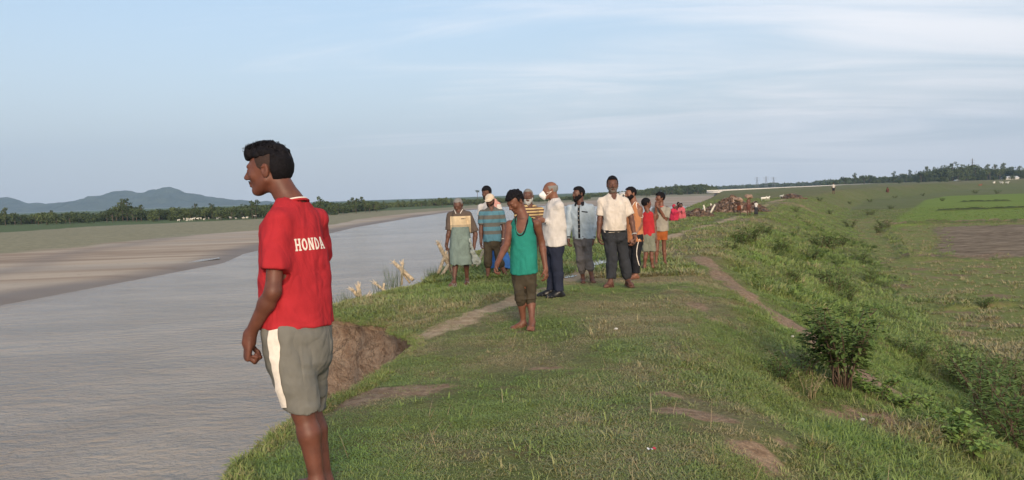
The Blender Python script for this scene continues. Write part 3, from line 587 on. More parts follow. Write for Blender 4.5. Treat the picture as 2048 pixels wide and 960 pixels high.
n1_ = turf('short_grass', 150000, (2.3, 18), 1.55, K_SHORT, .8, 1.5, kp, 'short trampled grass with dry patches on top of the river embankment', xw=lambda y: 3.2+y*.28+1.0)
kq = lambda x, y, z: np.clip(1-1.2*z['soil']-1.1*z['path'], .02, 1)*np.where((x < TRACKX(y)-.25) & (y > 7.2), 1, .02+.98*sstep(.3, 1.8, z['s']+.5*vnoise(x*.8, y*.8, seed=96)))*(1-.75*z['olive'])*(1-z['plough'])*(z['s'] < 7)*clear(x, y)
n2_ = turf('lush_grass', 60000, (2.6, 17), 1.35, K_MID, .6, 1.1, kq, 'lush longer grass on the embankment side and beside the dirt track', xw=lambda y: 8+y*.62)
kf = lambda x, y, z: np.clip(1-1.2*z['soil']-1.2*z['path'], 0, 1)*(1-z['plough'])*(1-.8*z['olive'])*np.where(z['s'] < 0, .55, 1)*(1-z['rice']*.6)*(z['s'] < 22)*(poly_dist(x, y, PATH_R)[0] > .5)
n3_ = turf('distant_grass', 52000, (14, 95), 1.7, K_FAR, .55, 1.1, kf, 'rough grass farther along the embankment and its slope', tall=.85, xw=lambda y: 10+y*.55)
# grass hanging over the lip of the cut bank
y = rg.uniform(2.5, 24, 9000); x = edge_x(y)+rg.uniform(-.05, .09, 9000); P, rot, scl = lay(x, y, rg.uniform(.35, .9, 9000)*np.where((y > 6.5) & (y < 10.2), .5, 1), rg); P[:, 2] -= .01; rot[:, 0] += rg.normal(size=9000)*.5; rot[:, 1] += rg.normal(size=9000)*.5-.3
scatter('lip_grass', P, rot, scl, rg.uniform(.1, .8, 9000), K_MID, 'ragged grass hanging over the lip of the eroded bank', 'grass')
# ------------------------------------------------------------------ weeds: leafy plants
def leaf(c, d, up, L, W, V, F, fold=.25):
    d = d/np.linalg.norm(d); s = np.cross(d, up); s /= (np.linalg.norm(s)+1e-9); n = np.cross(s, d); k = len(V)
    V += [c, c+d*L*.35+s*W*.5+n*W*fold, c+d*L*.35, c+d*L*.35-s*W*.5+n*W*fold, c+d*L*.75+s*W*.36+n*W*fold*.6, c+d*L*.75-n*L*.04, c+d*L*.75-s*W*.36+n*W*fold*.6, c+d*L-n*L*.12]
    F += [(k, k+2, k+1), (k, k+3, k+2), (k+1, k+2, k+5, k+4), (k+2, k+3, k+6, k+5), (k+4, k+5, k+7), (k+5, k+6, k+7)]
def plant(rg, H, spread, nst, nlf, LL, LW, m_leaf, m_stem, up=.5, droop=.4, rootspread=.04):
    st = MB(); V = []; F = []
    for i in range(nst):
        a = rg.uniform(0, 6.283); r0 = rootspread*rg.uniform(.2, 1); p = np.array([r0*math.cos(a), r0*math.sin(a), -.03]); h = H*rg.uniform(.6, 1.05); out_ = spread*rg.uniform(.3, 1)
        P = [p]; segs = 6
        for j in range(segs):
            t_ = (j+1)/segs; P.append(np.array([p[0]+math.cos(a)*out_*t_**1.4, p[1]+math.sin(a)*out_*t_**1.4, h*t_*(1-.15*t_)])+rg.normal(size=3)*H*.018)
        st.tube(P, np.linspace(.010, .003, segs+1)*max(H, .4), 5)
        for q in range(nlf):
            t_ = rg.uniform(up*.55, 1)*segs; j = min(int(t_), segs-1); c = P[j]+(P[j+1]-P[j])*(t_-j); an = rg.uniform(0, 6.283); d = np.array([math.cos(an), math.sin(an), rg.uniform(-droop, .55)]); c2 = c+d*rg.uniform(.01, .10)*H
            st.tube([c, c2], .0022*max(H, .4), 3) if rg.uniform() < .3 else None
            leaf(c2, d, np.array([0, 0, 1.0]), LL*rg.uniform(.6, 1.2), LW*rg.uniform(.7, 1.2), V, F)
    return mesh('foliage', V, F, m_leaf, False), st.mesh('stems', m_stem)
M_STEM = plain('woody_stem', (.10, .065, .045), .8, .2, 20)
rg = np.random.default_rng(33)
def put_plant(P2, k, o): 
    f_ = link('foliage', P2[0], o); f_['kind'] = 'stuff'; link('stems', P2[1], o)
# the big bush by the side path
c = ground(1688, 778); bush = empty('bush', tuple(c), label='leafy green bush with bare stems standing on the slope beside the dirt path', cat='bush')
put_plant(plant(rg, .86, .40, 22, 54, .068, .036, M_WEED, M_STEM, up=.60, droop=.5, rootspread=.07), 0, bush)
c = ground(1600, 745); b2 = empty('bush', tuple(c), label='lower leafy bush just left of the big bush on the slope', cat='bush'); put_plant(plant(rg, .40, .28, 12, 26, .052, .026, M_WEED, M_STEM, up=.3, droop=.4, rootspread=.18), 0, b2)
kinds = {'low': [plant(rg, .30, .26, 12, 26, .046, .022, M_WEED, M_STEM, up=.1, rootspread=.12) for _ in range(3)], 'bright': [plant(rg, .24, .26, 10, 16, .06, .05, M_WEED2, M_STEM, up=.1, droop=.3, rootspread=.14) for _ in range(2)],
         'tallw': [plant(rg, .52, .22, 12, 26, .06, .022, M_WEED, M_STEM, up=.15, rootspread=.1) for _ in range(2)], 'dry': [plant(rg, .34, .16, 9, 5, .03, .012, M_DRYW, M_DRYW, up=.3, rootspread=.08)]}
def weed(px, py, kind, sc, label, group=None, name='weed_plant', cat='plant'):
    c = ground(px, py); o = empty(name, tuple(c), rg.uniform(0, 6.28), label=label, cat=cat, group=group); o.scale = (sc, sc, sc*rg.uniform(.85, 1.15)); k = kinds[kind]; put_plant(k[rg.integers(len(k))], 0, o)
for a in ((1965, 614, 'low', 1.1, 'lone leafy plant growing on the low bund of the nearest field'), (1560, 760, 'low', .8, 'small leafy weed at the left foot of the two bushes'), (1745, 790, 'bright', .9, 'bright weed right of the bush foot, by the path end'),
          (1620, 795, 'dry', 1.0, 'dry twiggy weed below the big bush on the slope'), (1890, 720, 'dry', 1.1, 'dry twiggy weed at the foot of the slope, near the field'),
          (1290, 372+60, 'low', .5, 'tiny weed on the bank edge behind the boys')): weed(*a)
for px_2, py_2, s_ in ((1800, 812, .7), (1860, 842, .8), (1905, 872, .9), (1945, 905, .9)): weed(px_2, py_2, 'bright', s_, 'bright broad-leaved creeper growing at the toe of the slope, lower right', 'creepers at the toe of the slope')
for px_2, py_2, s_ in ((1960, 800, 1.4), (2000, 820, 1.5), (2035, 790, 1.4), (1985, 850, 1.4), (2040, 850, 1.5), (1925, 770, 1.1), (2010, 880, 1.3), (2046, 910, 1.3), (1980, 770, 1.1)): weed(px_2, py_2, 'tallw', s_*1.15, 'tall dark bushy weed at the slope toe in the lower right corner', 'tall weeds at the lower right', 'shrub', 'shrub')
for px_2, py_2, s_ in ((1480, 488, 1.6), (1500, 480, 1.8), (1465, 500, 1.3), (1640, 494, 2.2), (1660, 500, 2.4), (1678, 492, 2.0), (1655, 566, 1.6), (1668, 580, 1.8), (1690, 600, 1.4), (1760, 466, 2.2), (1770, 455, 2.4), (1620, 520, 1.6), (1720, 520, 1.5), (1740, 430, 2.6), (1560, 500, 1.4), (1530, 470, 1.4), (1700, 455, 2.2),
                       (1590, 560, 1.2), (1740, 560, 1.3), (1640, 620, 1.1), (1780, 640, 1.1), (1700, 640, 1.2), (1840, 720, 1.2), (1800, 700, 1.0)): weed(px_2, py_2, 'low', s_, 'dark green weed clump growing on the embankment slope', 'weed clumps on the slope')
for px_2, py_2, s_ in ((1790, 396, 2.0), (1740, 404, 2.2), (1782, 418, 2.0), (1845, 392, 2.2), (1885, 402, 2), (1950, 387, 3), (1995, 387, 3), (1700, 408, 1.8), (1640, 402, 2), (1590, 424, 1.4), (1660, 428, 1.6)): weed(px_2, py_2, 'low', s_, 'dark bush far along the grassy embankment slope', 'far bushes on the slope', 'shrub', 'shrub')
# unnumbered ground cover between them
n = 9000; y = 3+rg.uniform(0, 1, n)**1.5*42; x = xr(y)+rg.uniform(.2, 7.5, n); zq = zones(x, y); k = in_view(x, y, np.full(n, -1.0)) & (rg.uniform(0, 1, n) < np.clip(.04+.55*((y < 8.5) & (zq['s'] > 3.0) & (zq['s'] < 6.2))+.45*sstep(.1, .55, fbm(x*.55, y*.55, o=3, seed=101)), 0, 1)*(1-zq['soil'])*(1-zq['olive'])*(1-zq['rice'])*sstep(.6, 2.2, zq['s'])*(poly_dist(x, y, PATH_R)[0] > .7)); x, y = x[k], y[k]
P, rot, scl = lay(x, y, rg.uniform(.22, .6, len(x))*(1+y*.012), rg, slopefac=.6)
KC = kit('cover_plant', [m for k_ in ('low', 'low', 'bright') for m in [kinds[k_][0][0]]]+[kinds['low'][1][0], kinds['low'][2][0]])
scatter('ground_cover', P, rot, scl, np.full(len(x), .5), KC, 'leafy weeds covering the embankment slope', 'ground cover')
# reeds and long grass on the river lip
def reeds(px, py, H, n, label, sp=.16, Y=None):
    c = ground(px, py); r_ = np.random.default_rng(int(px)); me = blade_mesh('blades', n, H, .0045, sp, .65, r_, M_REED, .5); o = link('grass_tuft', me, None, tuple(c)); tag(o, label, 'grass tuft', 'long grass tufts on the river edge')
M_REED = plain('reed_green', (.075, .105, .045), .6, .3, 10)
reeds(786, 571, .52, 70, 'tall tuft of dark rushes beside the splintered stakes'); reeds(765, 583, .30, 40, 'short rushes left of the tall tuft on the bank'); reeds(862, 556, .28, 50, 'dense low tuft left of the crossed bamboo'); reeds(885, 548, .25, 40, 'low tuft at the foot of the crossed bamboo')
reeds(700, 603, .22, 40, 'wispy grass tuft at the left end of the grassy point'); reeds(680, 607, .2, 30, 'wispy grass tuft hanging beside the red shirt'); 

# dry stalks lying on the turf
K_STRAW = kit('straw', [blade_mesh('straw', 2, .17, .0028, .03, 2.9, np.random.default_rng(3+i), M_DRYW, .12) for i in range(4)])
rg = np.random.default_rng(88); y = 3+rg.uniform(0, 1, 1500)**1.5*16; x = edge_x(y)+rg.uniform(.1, 1, 1500)*(4+y*.4); P, rot, scl = lay(x, y, rg.uniform(.4, 1.2, 1500), rg); P[:, 2] += .02
scatter('straw', P, rot, scl, np.zeros(1500), K_STRAW, 'dry grass stalks lying scattered on the turf', 'straw')
# ------------------------------------------------------------------ smooth solids for people and cloth
def nrm(v): v = np.asarray(v, float); return v/(np.linalg.norm(v)+1e-12)
class Solid:
    """a list of soft primitives, polygonised with surface nets"""
    def __init__(s): s.p = []; s.disp = None
    def _add(s, fn, lo, hi, op, k): s.p.append((fn, np.asarray(lo, float), np.asarray(hi, float), op, k)); return s
    def cone(s, a, b, ra, rb, k=.015, op='u'):
        a = np.asarray(a, float); b = np.asarray(b, float); ab = b-a; l2 = max(ab@ab, 1e-10)
        def fn(X, Y, Z):
            t = np.clip(((X-a[0])*ab[0]+(Y-a[1])*ab[1]+(Z-a[2])*ab[2])/l2, 0, 1)
            return np.sqrt((X-a[0]-t*ab[0])**2+(Y-a[1]-t*ab[1])**2+(Z-a[2]-t*ab[2])**2)-(ra+(rb-ra)*t)
        m = max(ra, rb); return s._add(fn, np.minimum(a, b)-m, np.maximum(a, b)+m, op, k)
    def ell(s, c, r, ax=None, k=.012, op='u'):
        c = np.asarray(c, float); r = np.asarray(r, float); ax = np.eye(3) if ax is None else np.asarray(ax, float)
        def fn(X, Y, Z):
            dx, dy, dz = X-c[0], Y-c[1], Z-c[2]; k0 = 0; k1 = 0
            for i in range(3): q = dx*ax[i][0]+dy*ax[i][1]+dz*ax[i][2]; k0 = k0+(q/r[i])**2; k1 = k1+(q/r[i]**2)**2
            k0 = np.sqrt(k0); return k0*(k0-1)/np.sqrt(k1+1e-9)
        m = r.max(); return s._add(fn, c-m, c+m, op, k)
    def loft(s, C, A, B, rt, k=.02, op='u', p=2.0, sub=3):
        """elliptical sections with half widths A (along rt) and half depths B"""
        C = np.asarray(C, float); n = len(C); rt = np.asarray(rt, float); rt = np.repeat(rt[None], n, 0) if rt.ndim == 1 else rt
        D = np.concatenate([C, np.asarray(A, float)[:, None], np.asarray(B, float)[:, None], rt], 1); E = []
        for i in range(n-1):
            p0, p1, p2, p3 = D[max(i-1, 0)], D[i], D[i+1], D[min(i+2, n-1)]
            for j in range(sub):
                t = j/sub; E.append(.5*((2*p1)+(-p0+p2)*t+(2*p0-5*p1+4*p2-p3)*t*t+(-p0+3*p1-3*p2+p3)*t**3))
        E.append(D[-1]); E = np.array(E); segs = []
        for i in range(len(E)-1):
            a, b = E[i, :3], E[i+1, :3]; ax = nrm(b-a); r_ = nrm(E[i, 5:]+E[i+1, 5:]); r_ = nrm(r_-(r_@ax)*ax); f_ = np.cross(ax, r_); segs.append((a, b-a, ax, r_, f_, E[i, 3], E[i+1, 3], E[i, 4], E[i+1, 4]))
        def fn(X, Y, Z):
            out = None
            for a, ab, ax, r_, f_, a0, a1, b0, b1 in segs:
                dx, dy, dz = X-a[0], Y-a[1], Z-a[2]; t = np.clip((dx*ab[0]+dy*ab[1]+dz*ab[2])/(ab@ab), 0, 1)
                dx = dx-t*ab[0]; dy = dy-t*ab[1]; dz = dz-t*ab[2]
                u = np.abs(dx*r_[0]+dy*r_[1]+dz*r_[2]); v = np.abs(dx*f_[0]+dy*f_[1]+dz*f_[2]); w_ = dx*ax[0]+dy*ax[1]+dz*ax[2]; A_ = a0+(a1-a0)*t; B_ = b0+(b1-b0)*t; m = np.minimum(A_, B_)*.8
                if p == 2.0: k0 = np.sqrt((u/A_)**2+(v/B_)**2+(w_/m)**2)
                else: k0 = np.sqrt((((u/A_)**p+(v/B_)**p)**(1/p))**2+(w_/m)**2)
                k1 = np.sqrt((u/A_**2)**2+(v/B_**2)**2+(w_/m**2)**2+1e-9); d = k0*(k0-1)/k1; d = np.where(k0 < .3, -m*.7, d); out = d if out is None else np.minimum(out, d)
            return out
        m = max(np.max(A), np.max(B)); return s._add(fn, C.min(0)-m, C.max(0)+m, op, k)
    def plane(s, c, n, k=.004, wave=None):
        """keep what lies behind the plane through c with outward normal n"""
        c = np.asarray(c, float); n = nrm(n)
        def fn(X, Y, Z):
            d = (X-c[0])*n[0]+(Y-c[1])*n[1]+(Z-c[2])*n[2]
            return d+wave(X, Y, Z) if wave else d
        return s._add(fn, [-1e9]*3, [1e9]*3, 'i', k)
    def inter(s, fn, k=.004): return s._add(fn, [-1e9]*3, [1e9]*3, 'i', k)
    def field(s, o, n, h):
        V = np.full(n, .06, np.float32)
        for fn, lo, hi, op, k in s.p:
            m = k+2.5*h if op != 'i' else 0
            i0 = np.clip(np.floor((np.maximum(lo-m, -1e6)-o)/h).astype(int), 0, n); i1 = np.clip(np.ceil((np.minimum(hi+m, 1e6)-o)/h).astype(int)+1, 0, n)
            if (i1 <= i0).any(): continue
            sl = tuple(slice(a, b) for a, b in zip(i0, i1)); ax = [o[j]+h*np.arange(i0[j], i1[j]) for j in range(3)]
            d = fn(ax[0][:, None, None], ax[1][None, :, None], ax[2][None, None, :]); v = V[sl]
            if op == 'u': q = np.clip(.5+.5*(v-d)/k, 0, 1); V[sl] = v*(1-q)+d*q-k*q*(1-q)
            elif op == 's': q = np.clip(.5-.5*(v+d)/k, 0, 1); V[sl] = v*(1-q)-d*q+k*q*(1-q)
            else: q = np.clip(.5-.5*(v-d)/k, 0, 1); V[sl] = v*(1-q)+d*q+k*q*(1-q)
        if s.disp is not None:
            ix = np.nonzero(np.abs(V) < .03)
            if len(ix[0]): P = [o[j]+h*ix[j] for j in range(3)]; V[ix] += s.disp(*P)
        return V
    def bounds(s):
        lo = np.min([q[1] for q in s.p if q[3] == 'u'], 0); hi = np.max([q[2] for q in s.p if q[3] == 'u'], 0); return lo, hi
def nets(V, o, h):
    S = V < 0; n = V.shape; c = tuple(q-1 for q in n); cnt = np.zeros(c, np.float32); acc = np.zeros(c+(3,), np.float32)
    for ax in range(3):
        o1, o2 = [q for q in range(3) if q != ax]
        a = V; sa = [slice(None)]*3; sb = [slice(None)]*3; sa[ax] = slice(0, -1); sb[ax] = slice(1, None); va, vb = V[tuple(sa)], V[tuple(sb)]; cr = (va < 0) != (vb < 0)
        t = np.where(cr, va/np.where(va-vb == 0, 1, va-vb), 0).astype(np.float32)
        for d1 in (0, 1):
            for d2 in (0, 1):
                sl = [slice(None)]*3; sl[o1] = slice(d1, n[o1]-1+d1); sl[o2] = slice(d2, n[o2]-1+d2); sl = tuple(sl); m = cr[sl]; cnt += m
                acc[..., ax] += np.where(m, t[sl], 0); acc[..., o1] += m*d1; acc[..., o2] += m*d2
    act = cnt > 0; idx = np.full(c, -1, np.int64); idx[act] = np.arange(act.sum()); I = np.stack(np.nonzero(act), 1)
    P = o+h*(I+acc[act]/cnt[act][:, None]); F = []
    for ax in range(3):
        o1, o2 = (ax+1) % 3, (ax+2) % 3; sa = [slice(1, -1)]*3; sb = [slice(1, -1)]*3; sa[ax] = slice(0, -1); sb[ax] = slice(1, None); va, vb = S[tuple(sa)], S[tuple(sb)]
        g = np.stack(np.nonzero(va != vb), 1); 
        if not len(g): continue
        f = va[tuple(g.T)]; g = g+1; g[:, ax] -= 1
        def q(d1, d2): r = g.copy(); r[:, o1] -= d1; r[:, o2] -= d2; return idx[tuple(r.T)]
        quad = np.stack([q(1, 1), q(0, 1), q(0, 0), q(1, 0)], 1); quad[~f] = quad[~f][:, ::-1]; F.append(quad)
    return P, (np.concatenate(F) if F else np.zeros((0, 4), int))
def relax(P, F, it=1, lam=.5):
    E = np.concatenate([F[:, [0, 1]], F[:, [1, 2]], F[:, [2, 3]], F[:, [3, 0]]]); E = np.concatenate([E, E[:, ::-1]])
    for _ in range(it):
        A = np.zeros_like(P); n = np.bincount(E[:, 0], minlength=len(P))[:, None]
        for j in range(3): A[:, j] = np.bincount(E[:, 0], weights=P[E[:, 1], j], minlength=len(P))
        P = P+(A/np.maximum(n, 1)-P)*lam
    return P
def poly(S, h, boxes=(), smooth=1):
    """coarse grid everywhere, fine grids (lo, hi, h) inside the boxes; one mesh"""
    lo, hi = S.bounds(); lo -= .03; hi += .03; n = np.ceil((hi-lo)/h).astype(int)+1; P, F = nets(S.field(lo, n, h), lo, h)
    if smooth: P = relax(P, F, smooth, .4)
    PP = [P]; FF = []; off = len(P); ctr = P[F].mean(1); keep = np.ones(len(F), bool)
    for blo, bhi, bh in boxes:
        blo = np.asarray(blo, float); bhi = np.asarray(bhi, float); keep &= ~((ctr > blo+bh*1.6).all(1) & (ctr < bhi-bh*1.6).all(1))
        n = np.ceil((bhi-blo)/bh).astype(int)+1; p, f = nets(S.field(blo, n, bh), blo, bh)
        if smooth: p = relax(p, f, smooth, .4)
        PP.append(p); FF.append(f+off); off += len(p)
    F = np.concatenate([F[keep]]+FF); P = np.concatenate(PP); used = np.unique(F); mp = np.full(len(P), -1); mp[used] = np.arange(len(used)); return P[used], mp[F]
# ------------------------------------------------------------------ materials of skin and cloth
def skin(name, c):
    def fn(t, b):
        v = obj(t); n = t.noise(v, 14, 4, .6); f = t.noise(v, 90, 3, .6)
        k = t.ramp(n, .3, .7); cc = t.mix(k, [q*.82 for q in c], [q*1.18 for q in c]); t.put(b, 'Base Color', cc); t.put(b, 'Roughness', .52); t.put(b, 'Specular IOR Level', .35)
        bump(t, b, f, .12, .003)
    return mat(name, fn)
def cloth(name, c, var=.14, pattern=None, fold=1.0, rough=.88):
    def fn(t, b):
        v = obj(t); n = t.noise(v, 7, 4, .6, .6); f = t.noise(v, 260, 2, .5)
        base = pattern(t, v) if pattern else t.mix(0.0, c, c)
        base = t.mix(t.ramp(n, .3, .7), t.mix(1.0, base, (1-var,)*3, 'MULTIPLY'), t.mix(1.0, base, (1+var*.4,)*3, 'MULTIPLY')); t.put(b, 'Base Color', base); t.put(b, 'Roughness', rough); t.put(b, 'Specular IOR Level', .12)
        mp = t.new('ShaderNodeMapping', i_0=v); mp.inputs['Rotation'].default_value = (.5, .4, 0); mp.inputs['Scale'].default_value = (1, 1, .55); w_ = t.noise(mp.outputs[0], 9, 3, .5, .7)
        w_ = t.math('ADD', t.math('MULTIPLY', w_, .6), t.math('MULTIPLY', t.math('ABSOLUTE', t.math('SUBTRACT', t.noise(mp.outputs[0], 6.5, 2, .5, .9), .5)), 1.6)); bump(t, b, t.math('ADD', t.math('MULTIPLY', w_, fold), t.math('MULTIPLY', f, .04)), .55, .035)
    return mat(name, fn)
def stripes(z0, bands):
    """horizontal bands: list of (height above the feet, colour), bottom up"""
    def pt(t, v):
        z = t.new('ShaderNodeSeparateXYZ', i_0=v).outputs[2]; r = t.new('ShaderNodeValToRGB'); r.color_ramp.interpolation = 'CONSTANT'; e = r.color_ramp.elements
        zs = [q for q, _ in bands]; lo, hi = zs[0], zs[-1]+.2; t.put(r, 0, t.math('DIVIDE', t.math('SUBTRACT', z, lo), hi-lo))
        e[0].position = 0; e[0].color = (*bands[0][1], 1); e[1].position = (zs[1]-lo)/(hi-lo); e[1].color = (*bands[1][1], 1)
        for q, c in bands[2:]: k = e.new((q-lo)/(hi-lo)); k.color = (*c, 1)
        return r.outputs[0]
    return pt
def folds(amp, sx=6, sz=3.2, seed=0, sag=0):
    def f(X, Y, Z):
        wx = .35*vnoise(X*3, Y*3, Z*3, seed+9); a = vnoise(X*sx+Z*2+wx, Y*sx, Z*sz+wx, seed); b = np.abs(vnoise(X*sx*1.5+Z*3.5, Y*sx*1.5-Z*2, Z*sz*1.6+X*2, seed+5)); c = np.abs(vnoise(X*sx*2.1, Y*sx*2.1, Z*sz*4.2+X*5, seed+7))
        return amp*(.8*a+1.5*(b-.3)+.7*(c-.3))
    return f
def shade(P, F, name, m, root, orig): return link(name, mesh(name, P-orig, F, m), root)
# ------------------------------------------------------------------ people
class Person:
    """joints are given as photograph pixels (plus a depth offset in metres) and turned into points in space"""
    def __init__(s, foot, label, yaw, head, hyaw, pelvis, neck, armR, armL, legR, legL, hpitch=0, hroll=0, sw=.36, build=1.0, hs=1.0, skinc=None, D=None, group=None, h=.0095, name='person', feet=None, toes=False, hh=.0058, zoff=0, lean=0, hz=.0055):
        g = ground(*foot); s.D = g[1]/(_f[1]) if D is None else D
        if D is None: s.D = float((g-np.array([0, 0, CAMZ]))@_f)
        s.o = np.array([g[0], g[1], float(land_h(g[0], g[1]))]) if D is None else at(foot[0], foot[1], D); s.h = h; s.hh = hh; s.hz = hz; s.b = build; s.hs = hs
        J = lambda q: at(q[0], q[1], s.D+(q[2] if len(q) > 2 else 0)); th = R(yaw); s.F = np.array([math.sin(th), -math.cos(th), 0]); s.L = np.array([math.cos(th), math.sin(th), 0]); s.U = np.array([0, 0, 1.0])
        s.pel = J(pelvis); s.nk = J(neck); s.sL = s.nk+s.L*(sw/2-.012)-s.U*.088*hs; s.sR = s.nk-s.L*(sw/2-.012)-s.U*.088*hs; s.sw = sw
        s.hipL = s.pel+s.L*.082*build*hs; s.hipR = s.pel-s.L*.082*build*hs
        s.arm = {}; 
        for k, q in (('R', armR), ('L', armL)):
            s.arm[k] = [s.sR if k == 'R' else s.sL]+[J(x) for x in q[:2]]+[q[2] if len(q) > 2 else {}]
            if len(q) > 2 and 'sh' in q[2]: s.arm[k][0] = J(q[2]['sh'])
        s.sR = s.arm['R'][0]; s.sL = s.arm['L'][0]
        s.leg = {'R': [s.hipR]+[J(x) for x in legR], 'L': [s.hipL]+[J(x) for x in legL]}
        s.hc = J(head); th = R(hyaw); hf = np.array([math.sin(th), -math.cos(th), 0]); hl = np.array([math.cos(th), math.sin(th), 0]); p = R(hpitch); hf2 = hf*math.cos(p)-s.U*math.sin(p); hu = s.U*math.cos(p)+hf*math.sin(p); r_ = R(hroll); s.hl = hl*math.cos(r_)-hu*math.sin(r_); s.hu = hu*math.cos(r_)+hl*math.sin(r_); s.hf = hf2
        s.feet = feet or {}; s.toes = toes
        s.root = empty(name, tuple(s.o), label=label, cat='person', group=group); s.skin = skinc
    def H(s, l, f, u): return s.hc+(s.hl*l+s.hf*f+s.hu*u)*s.hs
    def torso(s, S, inf=0, lo=-.10, up=1.0, fat=0, k=.03, chest=1.0, p=2.2):
        b, q = s.b, s.hs; a0 = s.pel; a1 = s.nk; d = a1-a0; lat = nrm(s.sL-s.sR); 
        st = [(lo, .150, .105), (0, .158, .108+fat*.3), (.26, .142, .100+fat), (.52, .152, .108+fat*.7), (.74, .158, .110), (.86, .122, .088), (.95, .078, .066), (1.03, .055, .056)]
        C = []; A = []; B = []; RT = []
        for t, a, bb in st:
            if t > up: break
            c = a0+d*t if t >= 0 else a0+s.U*t; c = c+s.F*(.018*math.sin(max(t, 0)*math.pi)*(1 if fat <= 0 else 1)+fat*.55*math.exp(-((t-.28)/.25)**2)); C.append(c); A.append(a*b*q*(chest if t > .4 else 1)*(s.sw/.36/q if t > .4 else 1)+inf); B.append(bb*b*q+inf*.9); RT.append(s.L*(1-max(t, 0))+lat*max(t, 0))
        S.loft(C, A, B, np.array(RT), k, p=p); return S
    def shoulders(s, S, inf=0, k=.035):
        q = s.hs*s.b
        for sh in (s.sL, s.sR): S.cone(sh, s.nk-s.U*.065*s.hs, .047*q+inf, .052*q+inf, k); S.cone(s.nk-s.U*.012*q+(sh-s.nk)*.45, s.nk+s.U*.012, .030*q+inf*.8, .036*q+inf*.5, .035)
    def armp(s, S, side, inf=0, upto=2.0, k=.02, inf2=None, thick=1.0):
        a, e, w_, _ = s.arm[side]; q = s.hs*thick; inf2 = inf if inf2 is None else inf2
        if upto <= 1: S.cone(a, a+(e-a)*upto, .046*q+inf, .041*q+(inf2), k); return a+(e-a)*upto, e-a
        S.cone(a, e, .046*q+inf, .037*q+inf, k); t = min(upto-1, 1); m = e+(w_-e)*.28
        S.cone(e, m, .037*q+inf, .039*q+inf, k); S.cone(m, e+(w_-e)*t, .039*q+inf, (.039-.013*(t-.28)/.72)*q+inf2, k); return e+(w_-e)*t, w_-e
    def legp(s, S, side, inf=0, upto=2.0, k=.025, inf2=None, thick=1.0):
        hp, kn, an = s.leg[side][:3]; q = s.hs*s.b*thick; inf2 = inf if inf2 is None else inf2
        if upto <= 1: S.cone(hp, hp+(kn-hp)*upto, .076*q+inf, (.076-.022*upto)*q+inf2, k); return hp+(kn-hp)*upto
        S.cone(hp, kn, .076*q+inf, .054*q+inf, k); t = min(upto-1, 1); m = kn+(an-kn)*.32-s.F*.012; S.cone(kn, m, .051*q+inf, .053*q+inf, k); S.cone(m, kn+(an-kn)*t, .053*q+inf, (.053-.019*(t-.32)/.68)*q+inf2, k); return kn+(an-kn)*t
    def footdir(s, side):
        fd = s.leg[side][3] if False else None; a = s.feet.get(side); 
        if a is None: return s.F
        th = R(a); return np.array([math.sin(th), -math.cos(th), 0])
    def sole(s, side):
        an = s.leg[side][2]; z = float(land_h(an[0], an[1])); return z
    def foot(s, S, side, inf=0, toes=False):
        an = s.leg[side][2]; q = s.hs; f = s.footdir(side); l = np.array([-f[1], f[0], 0]); z = an[2]-.075*q; up = s.U
        heel = np.array([*an[:2], z+.030*q])-f*.035*q; ball = np.array([*an[:2], z+.024*q])+f*.125*q; S.cone(an, heel, .034*q+inf, .030*q+inf, .02); S.cone(an-up*.01*q+f*.01, ball-l*.008, .034*q+inf, .026*q+inf, .025); S.cone(heel, ball, .028*q+inf, .024*q+inf, .02); S.cone(ball-l*.022*q, ball+l*.026*q, .022*q+inf, .019*q+inf, .015)
        if toes:
            for i, (o_, L_, r_) in enumerate([(-.030, .048, .0125), (-.010, .046, .0098), (.008, .040, .0092), (.024, .033, .0088), (.038, .024, .0085)]): 
                sgn = 1 if side == 'R' else -1; S.cone(ball-l*o_*q*-sgn*1.0-up*.008, ball+l*o_*q*sgn+f*L_*q-up*.012*q, r_*q, r_*q*.9, .006)
        else: S.cone(ball, ball+f*.045*q-up*.006, .021*q+inf, .015*q+inf, .02)
        return heel, ball, f, l, z
    def hand(s, S, side):
        a, e, w_, o = s.arm[side]; q = s.hs*o.get('size', 1.0); d = nrm(np.array(o['dir'])) if 'dir' in o else nrm(nrm(w_-e)-s.U*.3); pn = np.array(o.get('palm', s.L*(-1 if side == 'L' else 1)), float); pn = nrm(pn-(pn@d)*d); sd = np.cross(d, pn)*(1 if side == 'R' else -1)
        # sd points to the thumb side
        if np.dot(sd, np.array(o.get('thumb', s.F))) < 0: sd = -sd
        cr = o.get('curl', .45); S.cone(w_, w_+d*.03*q, .024*q, .026*q, .015)
        S.loft([w_+d*.012*q, w_+d*.045*q, w_+d*.088*q], [.026*q, .036*q, .040*q], [.017*q, .016*q, .0135*q], sd, .012, sub=2); tips = []
        for i in range(4):
            off = (.029-.0195*i)*q; L_ = [.074, .082, .077, .060][i]*q; r0 = [.0092, .0095, .0092, .0080][i]*q; p0 = w_+d*(.086-.004*abs(i-1.3))*q+sd*off; c = cr*(1+.12*i); dirs = []; ang = c*.7; pts = [p0]
            for fr in (.45, .32, .23): pts.append(pts[-1]+L_*fr*(d*math.cos(ang)+pn*math.sin(ang)+sd*.06*(1.2-i*.8))); ang += c*1.15
            for j in range(3): S.cone(pts[j], pts[j+1], r0*(1-.08*j), r0*(1-.08*(j+1)), .004)
            tips.append(pts[-1])
        t0 = w_+d*.022*q+sd*.026*q; t1 = t0+q*(d*.034+sd*.020+pn*.012); t2 = t1+q*(d*.032+sd*(.006-.016*min(cr, 1))+pn*.016*(1+cr)); S.cone(t0, t1, .0135*q, .0105*q, .010); S.cone(t1, t2, .0105*q, .0085*q, .004)
        return w_, tips
